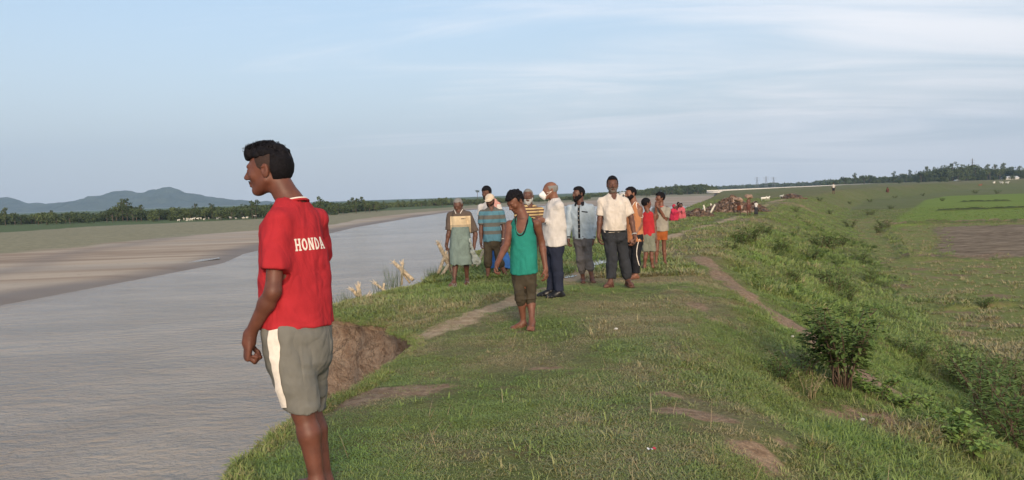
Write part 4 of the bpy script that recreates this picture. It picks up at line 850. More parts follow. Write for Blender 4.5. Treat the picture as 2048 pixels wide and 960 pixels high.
    def face(s, S):
        q = s.hs; H = s.H; ax = [s.hl, s.hf, s.hu]
        E = lambda l, f, u, r, k=.012, op='u': S.ell(H(l, f, u), np.array(r)*q, ax, k, op)
        E(0, -.012, .030, (.074, .094, .083), .01); E(0, .028, -.020, (.059, .064, .082), .03); E(0, .060, -.088, (.022, .025, .021), .022)
        for g in (-1, 1):
            S.cone(H(g*.052, -.004, -.045), H(g*.018, .060, -.090), .019*q, .017*q, .022); E(g*.043, .058, -.020, (.018, .018, .020), .02)
        S.cone(H(-.032, .078, .022), H(.032, .078, .022), .0125*q, .0125*q, .014)
        for g in (-1, 1): E(g*.031, .092, .004, (.017, .012, .010), .010, 's'); E(g*.031, .079, .003, (.0135, .0125, .0115), .003)
        S.cone(H(0, .086, .016), H(0, .110, -.024), .0078*q, .0118*q, .010)
        for g in (-1, 1): E(g*.0115, .098, -.029, (.0085, .011, .0075), .006)
        E(0, .0875, -.052, (.023, .012, .0065), .006); E(0, .085, -.064, (.020, .012, .007), .006); E(0, .102, -.0578, (.024, .006, .0022), .003, 's')
        for g in (-1, 1): E(g*.077, -.012, -.004, (.008, .019, .032), .006); E(g*.087, -.006, .002, (.008, .010, .017), .003, 's'); S.cone(H(g*.084, .004, .012), H(g*.083, -.022, .022), .0032*q, .0035*q, .003); S.cone(H(g*.083, -.022, .022), H(g*.082, -.024, -.012), .0035*q, .003*q, .003)
        S.cone(H(0, -.030, -.035), s.nk-s.U*.02*q+s.F*-.0, .056*q*s.b**.5, .060*q*s.b**.5, .022)
    def body(s, mat_, toes=None, feet=True, hands=True, muscle=1.0):
        S = Solid(); s.torso(S); s.shoulders(S)
        for k in 'RL': s.armp(S, k, thick=muscle); s.legp(S, k)
        boxes = []
        if feet:
            for k in 'RL': h_, b_, f, l, z = s.foot(S, k, 0, s.toes); 
        s.face(S); r = .135*s.hs; boxes.append((s.hc-r-np.array([0, 0, .02]), s.hc+r, s.hh))
        for k in 'RL':
            w_, tips = s.hand(S, k); pts = np.array([w_]+tips); boxes.append((pts.min(0)-.045*s.hs, pts.max(0)+.045*s.hs, s.hz))
        P, F = poly(S, s.h, boxes); s.S = S; return shade(P, F, 'body', mat_, s.root, s.o)
    def solid(s, name, S, m, h=None, smooth=1, boxes=()):
        P, F = poly(S, h or s.h, boxes, smooth); o = shade(P, F, name, m, s.root, s.o)
        if len(F): s.bvh = BVHTree.FromPolygons([tuple(p) for p in P], [tuple(int(i) for i in f) for f in F])
        return o
    def patch(s, name, quads, O, ux, uy, direction, m, off=.0025, parent=None, bvh=None, sub=3):
        """thin pieces laid on the cloth: quads in the plane (ux, uy) around O thrown onto the surface"""
        bvh = bvh or s.bvh; V = []; F = []; direction = nrm(direction)
        for qd in quads:
            qd = np.array(qd, float); n = sub; base = len(V); ok = True; W = []
            for i in range(n+1):
                for j in range(n+1):
                    a, b_ = i/n, j/n; uv = (qd[0]*(1-a)+qd[1]*a)*(1-b_)+(qd[3]*(1-a)+qd[2]*a)*b_; p0 = O+ux*uv[0]+uy*uv[1]-direction*.35; hit = bvh.ray_cast(Vector(p0), Vector(direction), .8)
                    if hit[0] is None: ok = False; break
                    W.append(np.array(hit[0])-direction*off)
                if not ok: break
            if not ok: continue
            V += W
            for i in range(n):
                for j in range(n): k = base+i*(n+1)+j; F.append((k, k+n+1, k+n+2, k+1))
        if not V: return None
        return link(name, mesh(name, np.array(V)-s.o, F, m), parent or s.root)
    def eyes(s, dark, white, brow, closed=False):
        for g in (-1, 1):
            b = MB(); c = s.H(g*.031, .0785, .0035); V, F = uv_ball(c-s.o, np.array([.0108, .0108, .0095])*s.hs, [s.hl, s.hf, s.hu], 10, 7); e = link('eye', mesh('eye', V, F, white), s.root)
            V, F = uv_ball(s.H(g*.031, .0858, .0025)-s.o, np.array(np.array([.0066, .0042, .0062]))*s.hs, [s.hl, s.hf, s.hu], 8, 6); link('iris', mesh('iris', V, F, dark), e)
            pts = [s.H(g*x, y, z)-s.o for x, y, z in ((.014, .0895, .021), (.030, .0885, .0265), (.046, .0765, .021))]; link('eyebrow', mesh('eyebrow', *tube(pts, np.array([.0028, .0034, .0018])*s.hs, 6), brow), s.root)
def uv_ball(c, r, ax, nu=10, nv=7):
    V = []; F = []
    for i in range(nv+1):
        for j in range(nu): a = math.pi*i/nv; b = 2*math.pi*j/nu; q = (math.sin(a)*math.cos(b)*r[0], math.sin(a)*math.sin(b)*r[1], math.cos(a)*r[2]); V.append(np.asarray(c)+ax[0]*q[0]+ax[1]*q[1]+ax[2]*q[2])
    for i in range(nv):
        for j in range(nu): F.append((i*nu+j, (i+1)*nu+j, (i+1)*nu+(j+1) % nu, i*nu+(j+1) % nu))
    return np.array(V), F
def hair(p, m, th=.012, front=.066, side=.012, nape=-.055, rough=.006, seed=0, sc=48, name='hair', bald=False, top=0, sideburn=.02):
    S = Solid(); q = p.hs; ax = [p.hl, p.hf, p.hu]; S.ell(p.H(0, -.014, .031), np.array([.074+th*.8, .094+th, .083+th+top])*q, ax, .01)
    if top: S.ell(p.H(0, .015, .065+top*.4), np.array([.058, .075, .045+top*.8])*q, ax, .03)
    c = p.hc
    def reg(X, Y, Z):
        f = ((X-c[0])*p.hf[0]+(Y-c[1])*p.hf[1]+(Z-c[2])*p.hf[2])/q; u = ((X-c[0])*p.hu[0]+(Y-c[1])*p.hu[1]+(Z-c[2])*p.hu[2])/q
        A = np.maximum(front-u-.0*f, f-.095); B = np.maximum(side-u, f-sideburn-.25*(u-side)); C = np.maximum(nape-u, f+.028); D = np.minimum(np.minimum(A, B), C)
        if bald: D = np.maximum(np.minimum(B, C), u-.062)
        return D*q*.9
    S.inter(reg, .006*q); S.disp = lambda X, Y, Z: rough*(vnoise(X*sc, Y*sc, Z*sc, seed)+.7*vnoise(X*sc*2.3, Y*sc*2.3, Z*sc*2.3, seed+3))
    return p.solid(name, S, m, p.hh, 0)
def beard(p, m, th=.010, low=.012, full=True, seed=4, name='beard'):
    S = Solid(); q = p.hs; ax = [p.hl, p.hf, p.hu]; S.ell(p.H(0, .028, -.020), np.array([.060+th*.6, .064+th*.5, .082+th*.4])*q, ax, .03); S.ell(p.H(0, .058, -.088-low*.8), np.array([.024+th*.6, .025+th*.5, .022+th*.6+low*.7])*q, ax, .03)
    for g in (-1, 1): S.cone(p.H(g*.054, -.002, -.040), p.H(g*.020, .062, -.092), (.021+th*.55)*q, (.0175+th*.5)*q, .025)
    c = p.hc
    def reg(X, Y, Z):
        f = ((X-c[0])*p.hf[0]+(Y-c[1])*p.hf[1]+(Z-c[2])*p.hf[2])/q; u = ((X-c[0])*p.hu[0]+(Y-c[1])*p.hu[1]+(Z-c[2])*p.hu[2])/q; l = np.abs((X-c[0])*p.hl[0]+(Y-c[1])*p.hl[1]+(Z-c[2])*p.hl[2])/q
        chin = u+.070; cheek = np.maximum(u+.050-(l-.02)*1.1, -.025-f); mouth = (np.sqrt((l/.027)**2+((u+.058)/.017)**2)-1)*.017
        return np.maximum(np.minimum(chin, cheek), np.where(f > .03, -mouth, -1))*q*.8
    S.inter(reg, .006*q)
    for g in (-1, 1): S.cone(p.H(0, .1005, -.0425), p.H(g*.024, .088, -.052), .0058*q, .0042*q, .004); S.cone(p.H(g*.024, .088, -.052), p.H(g*.031, .074, -.072), .0048*q, .006*q, .008)
    S.disp = lambda X, Y, Z: .0035*vnoise(X*110, Y*110, Z*110, seed); return p.solid(name, S, m, p.hh, 0)
def moustache(p, m, k=1.0):
    S = Solid()
    for g in (-1, 1): S.cone(p.H(0, .1005, -.0425), p.H(g*.024, .087, -.0505), .0048*p.hs*k, .003*p.hs, .004)
    return p.solid('moustache', S, m, .0035, 0)
def shirt(p, name, m, inf=.018, fat=0, sleeve=.75, hem=-.10, sinf=.014, neckcut=.062, vneck=.03, fold=.006, seed=0, hemwave=.01, h=None, long=False, p_=2.3, slvR=None, slvL=None, drape=None, chest=1.0, thick=1.0):
    S = Solid(); p.torso(S, inf, lo=-.20, fat=fat, k=.03, p=p_, chest=chest); p.shoulders(S, inf*.75)
    if drape: hz_ = p.pel+p.U*(hem-.05)+p.F*fat*.4; S.loft([p.pel*.38+p.nk*.62, p.pel*.65+p.nk*.35+p.F*fat*.5, p.pel+p.F*fat*.4, hz_], [drape[0]*.97, drape[0], drape[0]*1.0, drape[0]*1.02], [drape[1]*.93, drape[1], drape[1], drape[1]], p.L, .03, p=2.3)
    hemz = p.pel[2]+hem
    def cutf(X, Y, Z): return (hemz-Z)+hemwave*vnoise(X*9, Y*9, seed=seed)
    S.inter(cutf, .004)
    ends = []
    for k in 'RL':
        sv = (slvR if k == 'R' else slvL) or sleeve; T = Solid(); e, d = p.armp(S, k, sinf, sv, .02, sinf*1.5 if sv <= 1 else sinf*.8, thick=thick); ends.append((e, nrm(d), sv))
    for e, d, sv in ends:
        if sv <= 1: c = e+d*.012; S._add((lambda c, d: (lambda X, Y, Z: np.maximum(-((X-c[0])*d[0]+(Y-c[1])*d[1]+(Z-c[2])*d[2]), np.sqrt((X-c[0])**2+(Y-c[1])**2+(Z-c[2])**2)-.078)))(c, d), c-.08, c+.08, 's', .003)
    if neckcut:
        n0 = p.nk+p.U*.035+p.F*.004; S.cone(n0-p.U*.035, n0+p.U*.12+p.F*.02, neckcut*p.hs, (neckcut+.02)*p.hs, .006, 's')
        if vneck: S.cone(p.nk+p.U*.02+p.F*.06, p.nk-p.U*vneck+p.F*.13, .050*p.hs, .022*p.hs, .006, 's')
    S.disp = folds(fold, 7, 3.4, seed); return p.solid(name, S, m, h)
def tanktop(p, name, m, trim=None, inf=.014, hem=-.10, fat=0, fold=.005, seed=0, deep=.13, neckw=.058, drape=None, arm=.0, vr=(.056, .040)):
    q = p.hs; lat = nrm(p.sL-p.sR); hemz = p.pel[2]+hem
    def base(extra):
        S = Solid(); p.torso(S, inf+extra, lo=-.20, fat=fat, p=2.3); p.shoulders(S, inf*.5+extra)
        if drape: S.loft([p.pel*.4+p.nk*.6, p.pel*.65+p.nk*.35, p.pel, p.pel+p.U*(hem-.05)], [drape[0]*.88+extra, drape[0]*.95+extra, drape[0]+extra, drape[0]*1.05+extra], [drape[1]*.86+extra, drape[1]*.95+extra, drape[1]+extra, drape[1]*1.05+extra], p.L, .03, p=2.3)
        S.inter(lambda X, Y, Z: (hemz-Z)+.01*vnoise(X*8, Y*8, seed=seed), .004); return S
    cuts = []
    for sh, g in ((p.sL, 1), (p.sR, -1)): o_ = p.nk+lat*g*(.178-arm)*q; cuts.append((o_+p.U*.10, o_-p.U*.155*q+lat*g*.03*q, .088*q, .080*q))
    n0 = p.nk; cuts.append((n0+p.U*.12, n0+p.U*.015, .070*q, neckw*q)); cuts.append((n0+p.F*.06+p.U*.03, n0+p.F*.16-p.U*deep*q, vr[0]*q, vr[1]*q)); cuts.append((n0-p.F*.05+p.U*.03, n0-p.F*.13-p.U*.03*q, .055*q, .04*q))
    S = base(0); 
    for a, b, ra, rb in cuts: S.cone(a, b, ra, rb, .005, 's')
    S.disp = folds(fold, 7, 3.4, seed); o = p.solid(name, S, m); bv = p.bvh
    if trim:
        C = Solid()
        for a, b, ra, rb in cuts: C.cone(a, b, ra, rb, .005)
        def near(X, Y, Z):
            d = None
            for fn, _, _, _, _ in C.p: e = fn(X, Y, Z); d = e if d is None else np.minimum(d, e)
            return np.maximum(d-.0105, -d+.0005)
        T = base(.0035); T.inter(near, .002); T.disp = folds(fold, 7, 3.4, seed); p.solid('trim', T, trim, .005, 0)
    p.bvh = bv; return o
def trousers(p, name, m, hem=1.9, inf=.016, inf2=.022, top=.06, fat=0, fold=.006, seed=0, k=.02, hemR=None, hemL=None, thick=1.0, seat=0):
    S = Solid(); p.torso(S, inf, lo=-.09, up=.4, fat=fat, k=.03, p=2.2); 
    if seat: S.ell(p.pel-p.F*.05-p.U*.05, (.13, .09, .1), [p.L, p.F, p.U], .05)
    topz = p.pel[2]+top; S.inter(lambda X, Y, Z: Z-topz, .004); ends = []
    for s_ in 'RL':
        hm = (hemR if s_ == 'R' else hemL) or hem; e = p.legp(S, s_, inf, hm, k, inf2, thick); kn, an = p.leg[s_][1:3]; d = nrm((an-kn) if hm > 1 else (kn-p.leg[s_][0])); d = nrm(d*.6-p.U*.6); ends.append((e, d))
    for e, d in ends:
        c = e+d*.008; S._add((lambda c, d: (lambda X, Y, Z: np.maximum(-((X-c[0])*d[0]+(Y-c[1])*d[1]+(Z-c[2])*d[2]), np.sqrt((X-c[0])**2+(Y-c[1])**2+(Z-c[2])**2)-.13)))(c, d), c-.13, c+.13, 's', .003)
    S.disp = folds(fold, 8, 5, seed); return p.solid(name, S, m)
def cuff(p, side, t, m, inf=.028, w_=.03, name='rolled_cuff'):
    kn, an = p.leg[side][1:3]; q = p.hs*p.b; c = kn+(an-kn)*t; d = nrm(an-kn); S = Solid(); r = (.052-.010*t)*q+inf
    for j in range(3): S.cone(c+d*(j*.017)*1.0, c+d*(j*.017+.006), r-.003*j, r-.003*j, .005)
    S.disp = folds(.006, 14, 14, int(t*50)); return p.solid(name, S, m)
def sandal(p, side, m):
    an = p.leg[side][2]; q = p.hs; f = p.footdir(side); l = np.array([-f[1], f[0], 0]); z = an[2]-.075*q; S = Solid()
    h_ = np.array([*an[:2], z-.003])-f*.05*q; b_ = np.array([*an[:2], z-.003])+f*.14*q; S.loft([h_, (h_+b_)/2, b_, b_+f*.045*q], [.034*q, .038*q, .050*q, .036*q], [.012*q]*4, l, .01, p=3)
    o = p.solid('sandal', S, m, .007); 
    for t_, a in ((.10, 0), (.055, 0), (-.01, .02)):
        P_ = []
        for k in range(9): an_ = math.pi*k/8; P_.append(np.array([*an[:2], z])+f*(t_+a*math.sin(an_))*q+l*math.cos(an_)*.046*q+p.U*(math.sin(an_)*(.060 if t_ > 0 else .075)-.002)*q)
        link('strap', mesh('strap', *tube(np.array(P_)-p.o, .006*q, 6), m), o)
    return o
def shoe(p, side, m):
    S = Solid(); p.foot(S, side, .010); an = p.leg[side][2]; f = p.footdir(side); z = an[2]-.075*p.hs; S.cone(np.array([*an[:2], z+.022])-f*.03, np.array([*an[:2], z+.022])+f*.17, .034, .024, .02); S.plane([0, 0, z-.012], (0, 0, -1)); S.plane(an+p.U*.015, p.U); return p.solid('shoe', S, m, .007)
def collar(p, m, parent=None, r=.066, hgt=.03, gap=.75, name='collar', droop=.03, thick=.005, fz=0.0):
    """a folded shirt collar: a band round the neck with two points in front"""
    V = []; F = []; n = 22; q = p.hs; nv = nrm(p.nk-p.pel)
    for k in range(n+1):
        a = gap+(2*math.pi-2*gap)*k/n; e = abs(k/n*2-1)**2.2; d = p.F*math.cos(a)+p.L*math.sin(a); c = p.nk+p.U*(-.004+fz)*q+p.F*.008
        top_ = c+d*r*.93*q+p.U*(hgt-.012*e)*q; out_ = c+d*(r+.028+.012*e)*q-p.U*(.016+droop*e)*q+p.F*.012*e; V += [c+d*r*q-p.U*.01*q, top_, top_+d*.006, out_]
    for k in range(n):
        for j in range(3): i = 4*k+j; F.append((i, i+4, i+5, i+1))
    return link(name, mesh(name, np.array(V)-p.o, F, m), parent or p.root)
def skirt(p, name, m, z0, z1, w0, w1, d0, d1, off=(0, 0), fold=.014, seed=0, cx=None):
    S = Solid(); c0 = p.pel.copy(); c0[2] = p.o[2]+z0; c1 = p.pel.copy()*1.0; c1[:2] = (p.leg['R'][2][:2]+p.leg['L'][2][:2])/2+np.array(off); c1[2] = p.o[2]+z1; cm = (c0+c1)/2; ax = p.L
    S.loft([c0+p.U*.03, c0, c0*.7+c1*.3, c0*.3+c1*.7, c1, c1-p.U*.05], [w0*.97, w0, w0*.62+w1*.38, w0*.2+w1*.8, w1, w1], [d0*.97, d0, d0*.7+d1*.3, d0*.25+d1*.75, d1, d1], ax, .02, p=2.3); zt, zb = c0[2]+.02, c1[2]
    S.inter(lambda X, Y, Z: Z-zt, .004); S.inter(lambda X, Y, Z: (zb-Z)+.018*vnoise(X*7, Y*7, seed=seed), .004)
    S.disp = lambda X, Y, Z: fold*np.clip((zt-Z)*2, .15, 1)*(vnoise(X*11+Y*3, Y*11, Z*1.6, seed)+.4*vnoise(X*25, Y*25, Z*3, seed+1)); return p.solid(name, S, m)
def ring(p, name, c, ax, r, t, m, k=1.0, parent=None):
    ax = nrm(ax); a = nrm(np.cross(ax, [.3, .2, 1])); b = np.cross(ax, a); P_ = [c+a*r*math.cos(x)+b*r*math.sin(x)*k-p.o for x in np.linspace(0, 2*math.pi, 19)]; return link(name, mesh(name, *tube(P_, t, 6), m), parent or p.root)
# colours
SK1 = skin('brown_skin', (.150, .060, .037)); SK2 = skin('dark_brown_skin', (.112, .050, .034)); SK3 = skin('warm_brown_skin', (.195, .086, .053)); SK0 = skin('deep_brown_skin', (.130, .047, .030))
HAIRB = plain('black_hair', (.008, .007, .009), .75, .35, 150, .35, .004, .12); HAIRG = plain('grey_hair', (.20, .19, .18), .7, .35, 160, .6, .006); HAIRW = plain('white_hair', (.42, .41, .39), .7, .3, 160, .6, .006); STUB = plain('grey_stubble', (.13, .105, .09), .8, .4, 220, .4, .002); FADE = plain('faded_side_hair', (.036, .020, .016), .8, .3, 200, .4, .003)
EYEW = plain('eye_white', (.26, .22, .20), .3, .05, 20); EYED = plain('dark_iris', (.015, .009, .006), .2, .1, 20)
C_RED = cloth('red_cotton', (.40, .026, .034)); C_GREY = cloth('grey_jersey', (.165, .158, .14)); C_WHITE = cloth('white_cotton', (.56, .52, .49)); C_WARMW = cloth('warm_white_cotton', (.60, .53, .465)); C_TEAL = cloth('teal_cotton', (.022, .205, .16)); C_BLACK = cloth('black_cotton', (.018, .018, .022)); C_NAVY = cloth('navy_trouser_cloth', (.022, .026, .045)); C_CHAR = cloth('charcoal_trouser_cloth', (.034, .036, .042)); C_OLIVE = cloth('wet_olive_trouser_cloth', (.058, .047, .032), .3); C_GTR = cloth('grey_brown_trouser_cloth', (.125, .115, .115)); C_PALEB = cloth('pale_blue_cotton', (.37, .43, .48)); C_ORANGE = cloth('orange_cotton', (.44, .185, .085)); C_KHAKI = cloth('khaki_grey_cotton', (.30, .27, .225)); C_RUST = cloth('rust_orange_cotton', (.36, .10, .03)); C_SHGRN = cloth('grey_green_cotton', (.19, .195, .15)); C_CHECK = cloth('faded_green_lungi', (.17, .22, .20), .25)
C_LEATH = plain('brown_leather', (.10, .045, .03), .6, .2, 40); C_BLEATH = plain('black_leather', (.012, .012, .013), .35, .2, 40); C_CREAM = cloth('cream_cap_cloth', (.62, .50, .38)); C_METAL = plain('steel', (.5, .5, .5), .3, .1, 40)
C_MASK = cloth('white_mask', (.78, .77, .75), .05, fold=.2); C_SALMON = cloth('salmon_scarf_cloth', (.55, .28, .24)); C_BLUEL = cloth('blue_lungi_cloth', (.04, .13, .38), .2); C_GREYSL = plain('grey_rubber', (.25, .24, .22), .7, .2, 40)
C_PRINT = plain('white_print', (.74, .66, .58), .7, .06, 60)

# ================================================================== the man in the red T-shirt, nearest the camera
def man_red():
    p = Person((628, 1006), 'young man in a red T-shirt and grey shorts standing nearest the camera', -128, (538, 341), -95, (596, 668), (585, 404), [(640, 545, .36), (612, 640, .44), dict(sh=(630, 441, .13))], [(546, 583, -.20), (500, 669, -.13), dict(sh=(557, 447, -.12), dir=(-.22, .12, -1), palm=(.75, .35, -.2), thumb=(-.7, .8, 0), curl=1.1, size=1.2)],
               [(620, 812, .16), (650, 957, .14)], [(606, 822, -.06), (634, 961, -.06)], hpitch=3, sw=.37, build=.93, hs=1.03, D=3.66, h=.0075, hh=.0042, hz=.0042, feet={'L': -128, 'R': -118}, toes=False)
    p.body(SK0, muscle=.92)
    shirt(p, 't_shirt', C_RED, inf=.018, sleeve=.66, hem=.040, sinf=.017, neckcut=.064, vneck=0, fold=.008, seed=3, h=.0075, hemwave=.008, chest=1.0, thick=1.0, drape=(.178, .128)); bt = p.bvh
    # lettering across the back
    D_ = p.F*1.0; O = p.pel*.36+p.nk*.64; ux = p.L*1.0; uy = p.U; ux = -ux*-1
    ux = np.cross(D_, p.U); ux = nrm(ux)   # reads left to right seen from behind
    w_, h_, st = .031, .056, .0080; Q = []; x = -.080
    def R_(x0, y0, x1, y1): return [(x0, y0), (x1, y0), (x1, y1), (x0, y1)]
    def L_H(x): return [R_(x+.002, 0, x+.010, h_), R_(x+w_-.010, 0, x+w_-.002, h_), R_(x+.009, h_*.42, x+w_-.009, h_*.58), R_(x-.001, 0, x+.0125, .007), R_(x-.001, h_-.007, x+.0125, h_), R_(x+w_-.0125, 0, x+w_+.001, .007), R_(x+w_-.0125, h_-.007, x+w_+.001, h_)]
    def L_O(x, half=False):
        q = []; n = 14; cx, cy = x+w_/2, h_/2
        a0, a1 = (0, 2*math.pi) if not half else (-math.pi/2, math.pi/2)
        if half: cx = x+.009; rx = w_-.010
        else: rx = w_/2
        for k in range(n):
            s0, s1 = a0+(a1-a0)*k/n, a0+(a1-a0)*(k+1)/n; q.append([(cx+math.cos(s0)*rx, cy+math.sin(s0)*h_/2), (cx+math.cos(s1)*rx, cy+math.sin(s1)*h_/2), (cx+math.cos(s1)*(rx-st), cy+math.sin(s1)*(h_/2-.010)), (cx+math.cos(s0)*(rx-st), cy+math.sin(s0)*(h_/2-.010))])
        return q
    def L_N(x): return [R_(x+.002, 0, x+.009, h_), R_(x+w_-.009, 0, x+w_-.002, h_), [(x+.002, h_), (x+.011, h_), (x+w_-.002, 0), (x+w_-.011, 0)], R_(x-.001, 0, x+.012, .006), R_(x+w_-.012, h_-.006, x+w_+.001, h_)]
    def L_A(x): return [[(x+.001, 0), (x+.009, 0), (x+w_/2+.003, h_), (x+w_/2-.006, h_)], [(x+w_-.009, 0), (x+w_-.001, 0), (x+w_/2+.006, h_), (x+w_/2-.003, h_)], R_(x+.008, h_*.24, x+w_-.008, h_*.38), R_(x-.001, 0, x+.012, .006), R_(x+w_-.012, 0, x+w_+.001, .006)]
    g = w_+.005
    Q = L_H(x)+L_O(x+g)+L_N(x+2*g)+[R_(x+3*g+.002, 0, x+3*g+.010, h_)]+L_O(x+3*g, True)+L_A(x+4*g)
    p.patch('lettering', [[(a*1.0, b_+.0) for a, b_ in q] for q in Q], O, ux, uy, D_, C_PRINT, .0022, bvh=bt)
    # collar rib and the white vest showing at the neck
    cc = p.nk-p.U*.016+p.F*.004
    def band(r, rise, t, m, name):
        P_ = []
        for a in np.linspace(0, 2*math.pi, 33): d = p.F*math.cos(a)*1.08+p.L*math.sin(a)*1.06; P_.append(cc+d*r+p.U*(rise-.022*math.cos(a))-p.o)
        link(name, mesh(name, *tube(P_, t, 8), m), p.root)
    band(.071, .006, .0060, C_RED, 'collar_rib'); band(.0655, .014, .0042, C_PRINT, 'vest_edge')
    # shorts with a white side stripe
    S = Solid(); p.torso(S, .022, lo=-.12, up=.4, k=.03, p=2.3); S.ell(p.pel-p.F*.04-p.U*.07, (.120, .07, .10), [p.L, p.F, p.U], .05)
    topz = p.pel[2]+.06; S.inter(lambda X, Y, Z: Z-topz, .004)
    kR, kL = p.leg['R'][1], p.leg['L'][1]; hR, hL = p.leg['R'][0], p.leg['L'][0]
    S.loft([hL+p.U*.02, hL*.5+kL*.5, kL*1.05-hL*.05], [.102, .098, .088], [.098, .092, .082], p.F, .02); S.loft([hR+p.U*.02, hR*.5+kR*.5, kR*1.0], [.092, .086, .074], [.090, .084, .074], p.F, .02)
    for kn, a in ((kL, -.012), (kR, .012)):
        c = kn-p.U*(.0+a)*1.0; S._add((lambda c: (lambda X, Y, Z: np.maximum(Z-c[2]+.10*((X-c[0])*p.F[0]+(Y-c[1])*p.F[1])*-1*1.0, np.sqrt((X-c[0])**2+(Y-c[1])**2+(Z-c[2])**2)-.2)))(c), c-.2, c+.2, 's', .003)
    S.disp = folds(.009, 6, 5, 8); p.solid('shorts', S, C_GREY, .0075); bs = p.bvh
    up_ = nrm(hL-kL); vdir = nrm(hL-kL)
    z_ = np.linspace(-.03, 1.12, 16); QS = []
    for i in range(15):
        a, b_ = z_[i], z_[i+1]; wv = lambda t: .024+.004*math.sin(t*9); fo = lambda t: -.050+.062*t; QS.append([(-wv(a)+fo(a), -a*.36), (wv(a)+fo(a), -a*.36), (wv(b_)+fo(b_), -b_*.36), (-wv(b_)+fo(b_), -b_*.36)])
    dr = -(p.L*.9-p.F*.0); uxx = nrm(np.cross(up_, -dr)); p.patch('side_stripe', QS, hL+p.U*.03, uxx if uxx@p.F > 0 else -uxx, up_, nrm(dr), C_PRINT, .007, bvh=bs, sub=4)
    # hair: faded sides, thick curly top
    hair(p, FADE, th=.0035, front=.058, side=-.004, nape=-.046, rough=.0008, seed=2, name='hair_fade', sideburn=.026)
    S = Solid(); q = p.hs; ax = [p.hl, p.hf, p.hu]; S.ell(p.H(0, .012, .072), np.array([.071, .090, .062])*q, ax, .01); S.ell(p.H(0, .050, .090), np.array([.052, .040, .040])*q, ax, .03); S.ell(p.H(0, -.040, .020), np.array([.0805, .077, .090])*q, ax, .04)
    c = p.hc
    def reg(X, Y, Z):
        f = ((X-c[0])*p.hf[0]+(Y-c[1])*p.hf[1]+(Z-c[2])*p.hf[2])/q; u = ((X-c[0])*p.hu[0]+(Y-c[1])*p.hu[1]+(Z-c[2])*p.hu[2])/q
        return np.minimum(.056-.10*(f-.05)-u, np.maximum(-.062-u, f+.036))*q
    S.inter(reg, .006); S.disp = lambda X, Y, Z: .010*vnoise(X*45, Y*45, Z*45, 3)*np.clip((Z-c[2]-.03)/.05, 0, 1)+.0016*vnoise(X*150, Y*150, Z*60, 5); p.solid('hair', S, HAIRB, .0045, 0)
    r_ = np.random.default_rng(4); V = []; F = []     # curls standing off the crown
    for k in range(420):
        l, f = r_.uniform(-.055, .055), r_.uniform(-.065, .088); u0 = .068+.052*math.sqrt(max(0, 1-(l/.075)**2-((f-.015)/.105)**2)); b0 = p.H(l, f, u0)-p.o; ph = r_.uniform(0, 6.28); P_ = []
        dirv = nrm(p.hu*1.0+p.hf*f*5+p.hl*l*6+r_.normal(size=3)*.35); a_ = nrm(np.cross(dirv, [.1, .9, .3])); b_ = np.cross(dirv, a_); L0 = r_.uniform(.010, .024)
        for j in range(6): t_ = j/5; P_.append(b0+dirv*L0*t_+(a_*math.cos(ph+t_*5)+b_*math.sin(ph+t_*5))*.007*t_)
        v, ff = tube(P_, np.linspace(.0030, .0008, 6), 4); k0 = len(V); V += list(v); F += [tuple(i+k0 for i in q_) for q_ in ff]
    tag(link('curls', mesh('curls', np.array(V), F, HAIRB), p.root), kind='stuff')
    p.eyes(EYED, EYEW, HAIRB); moustache(p, HAIRB, .55)
man_red()
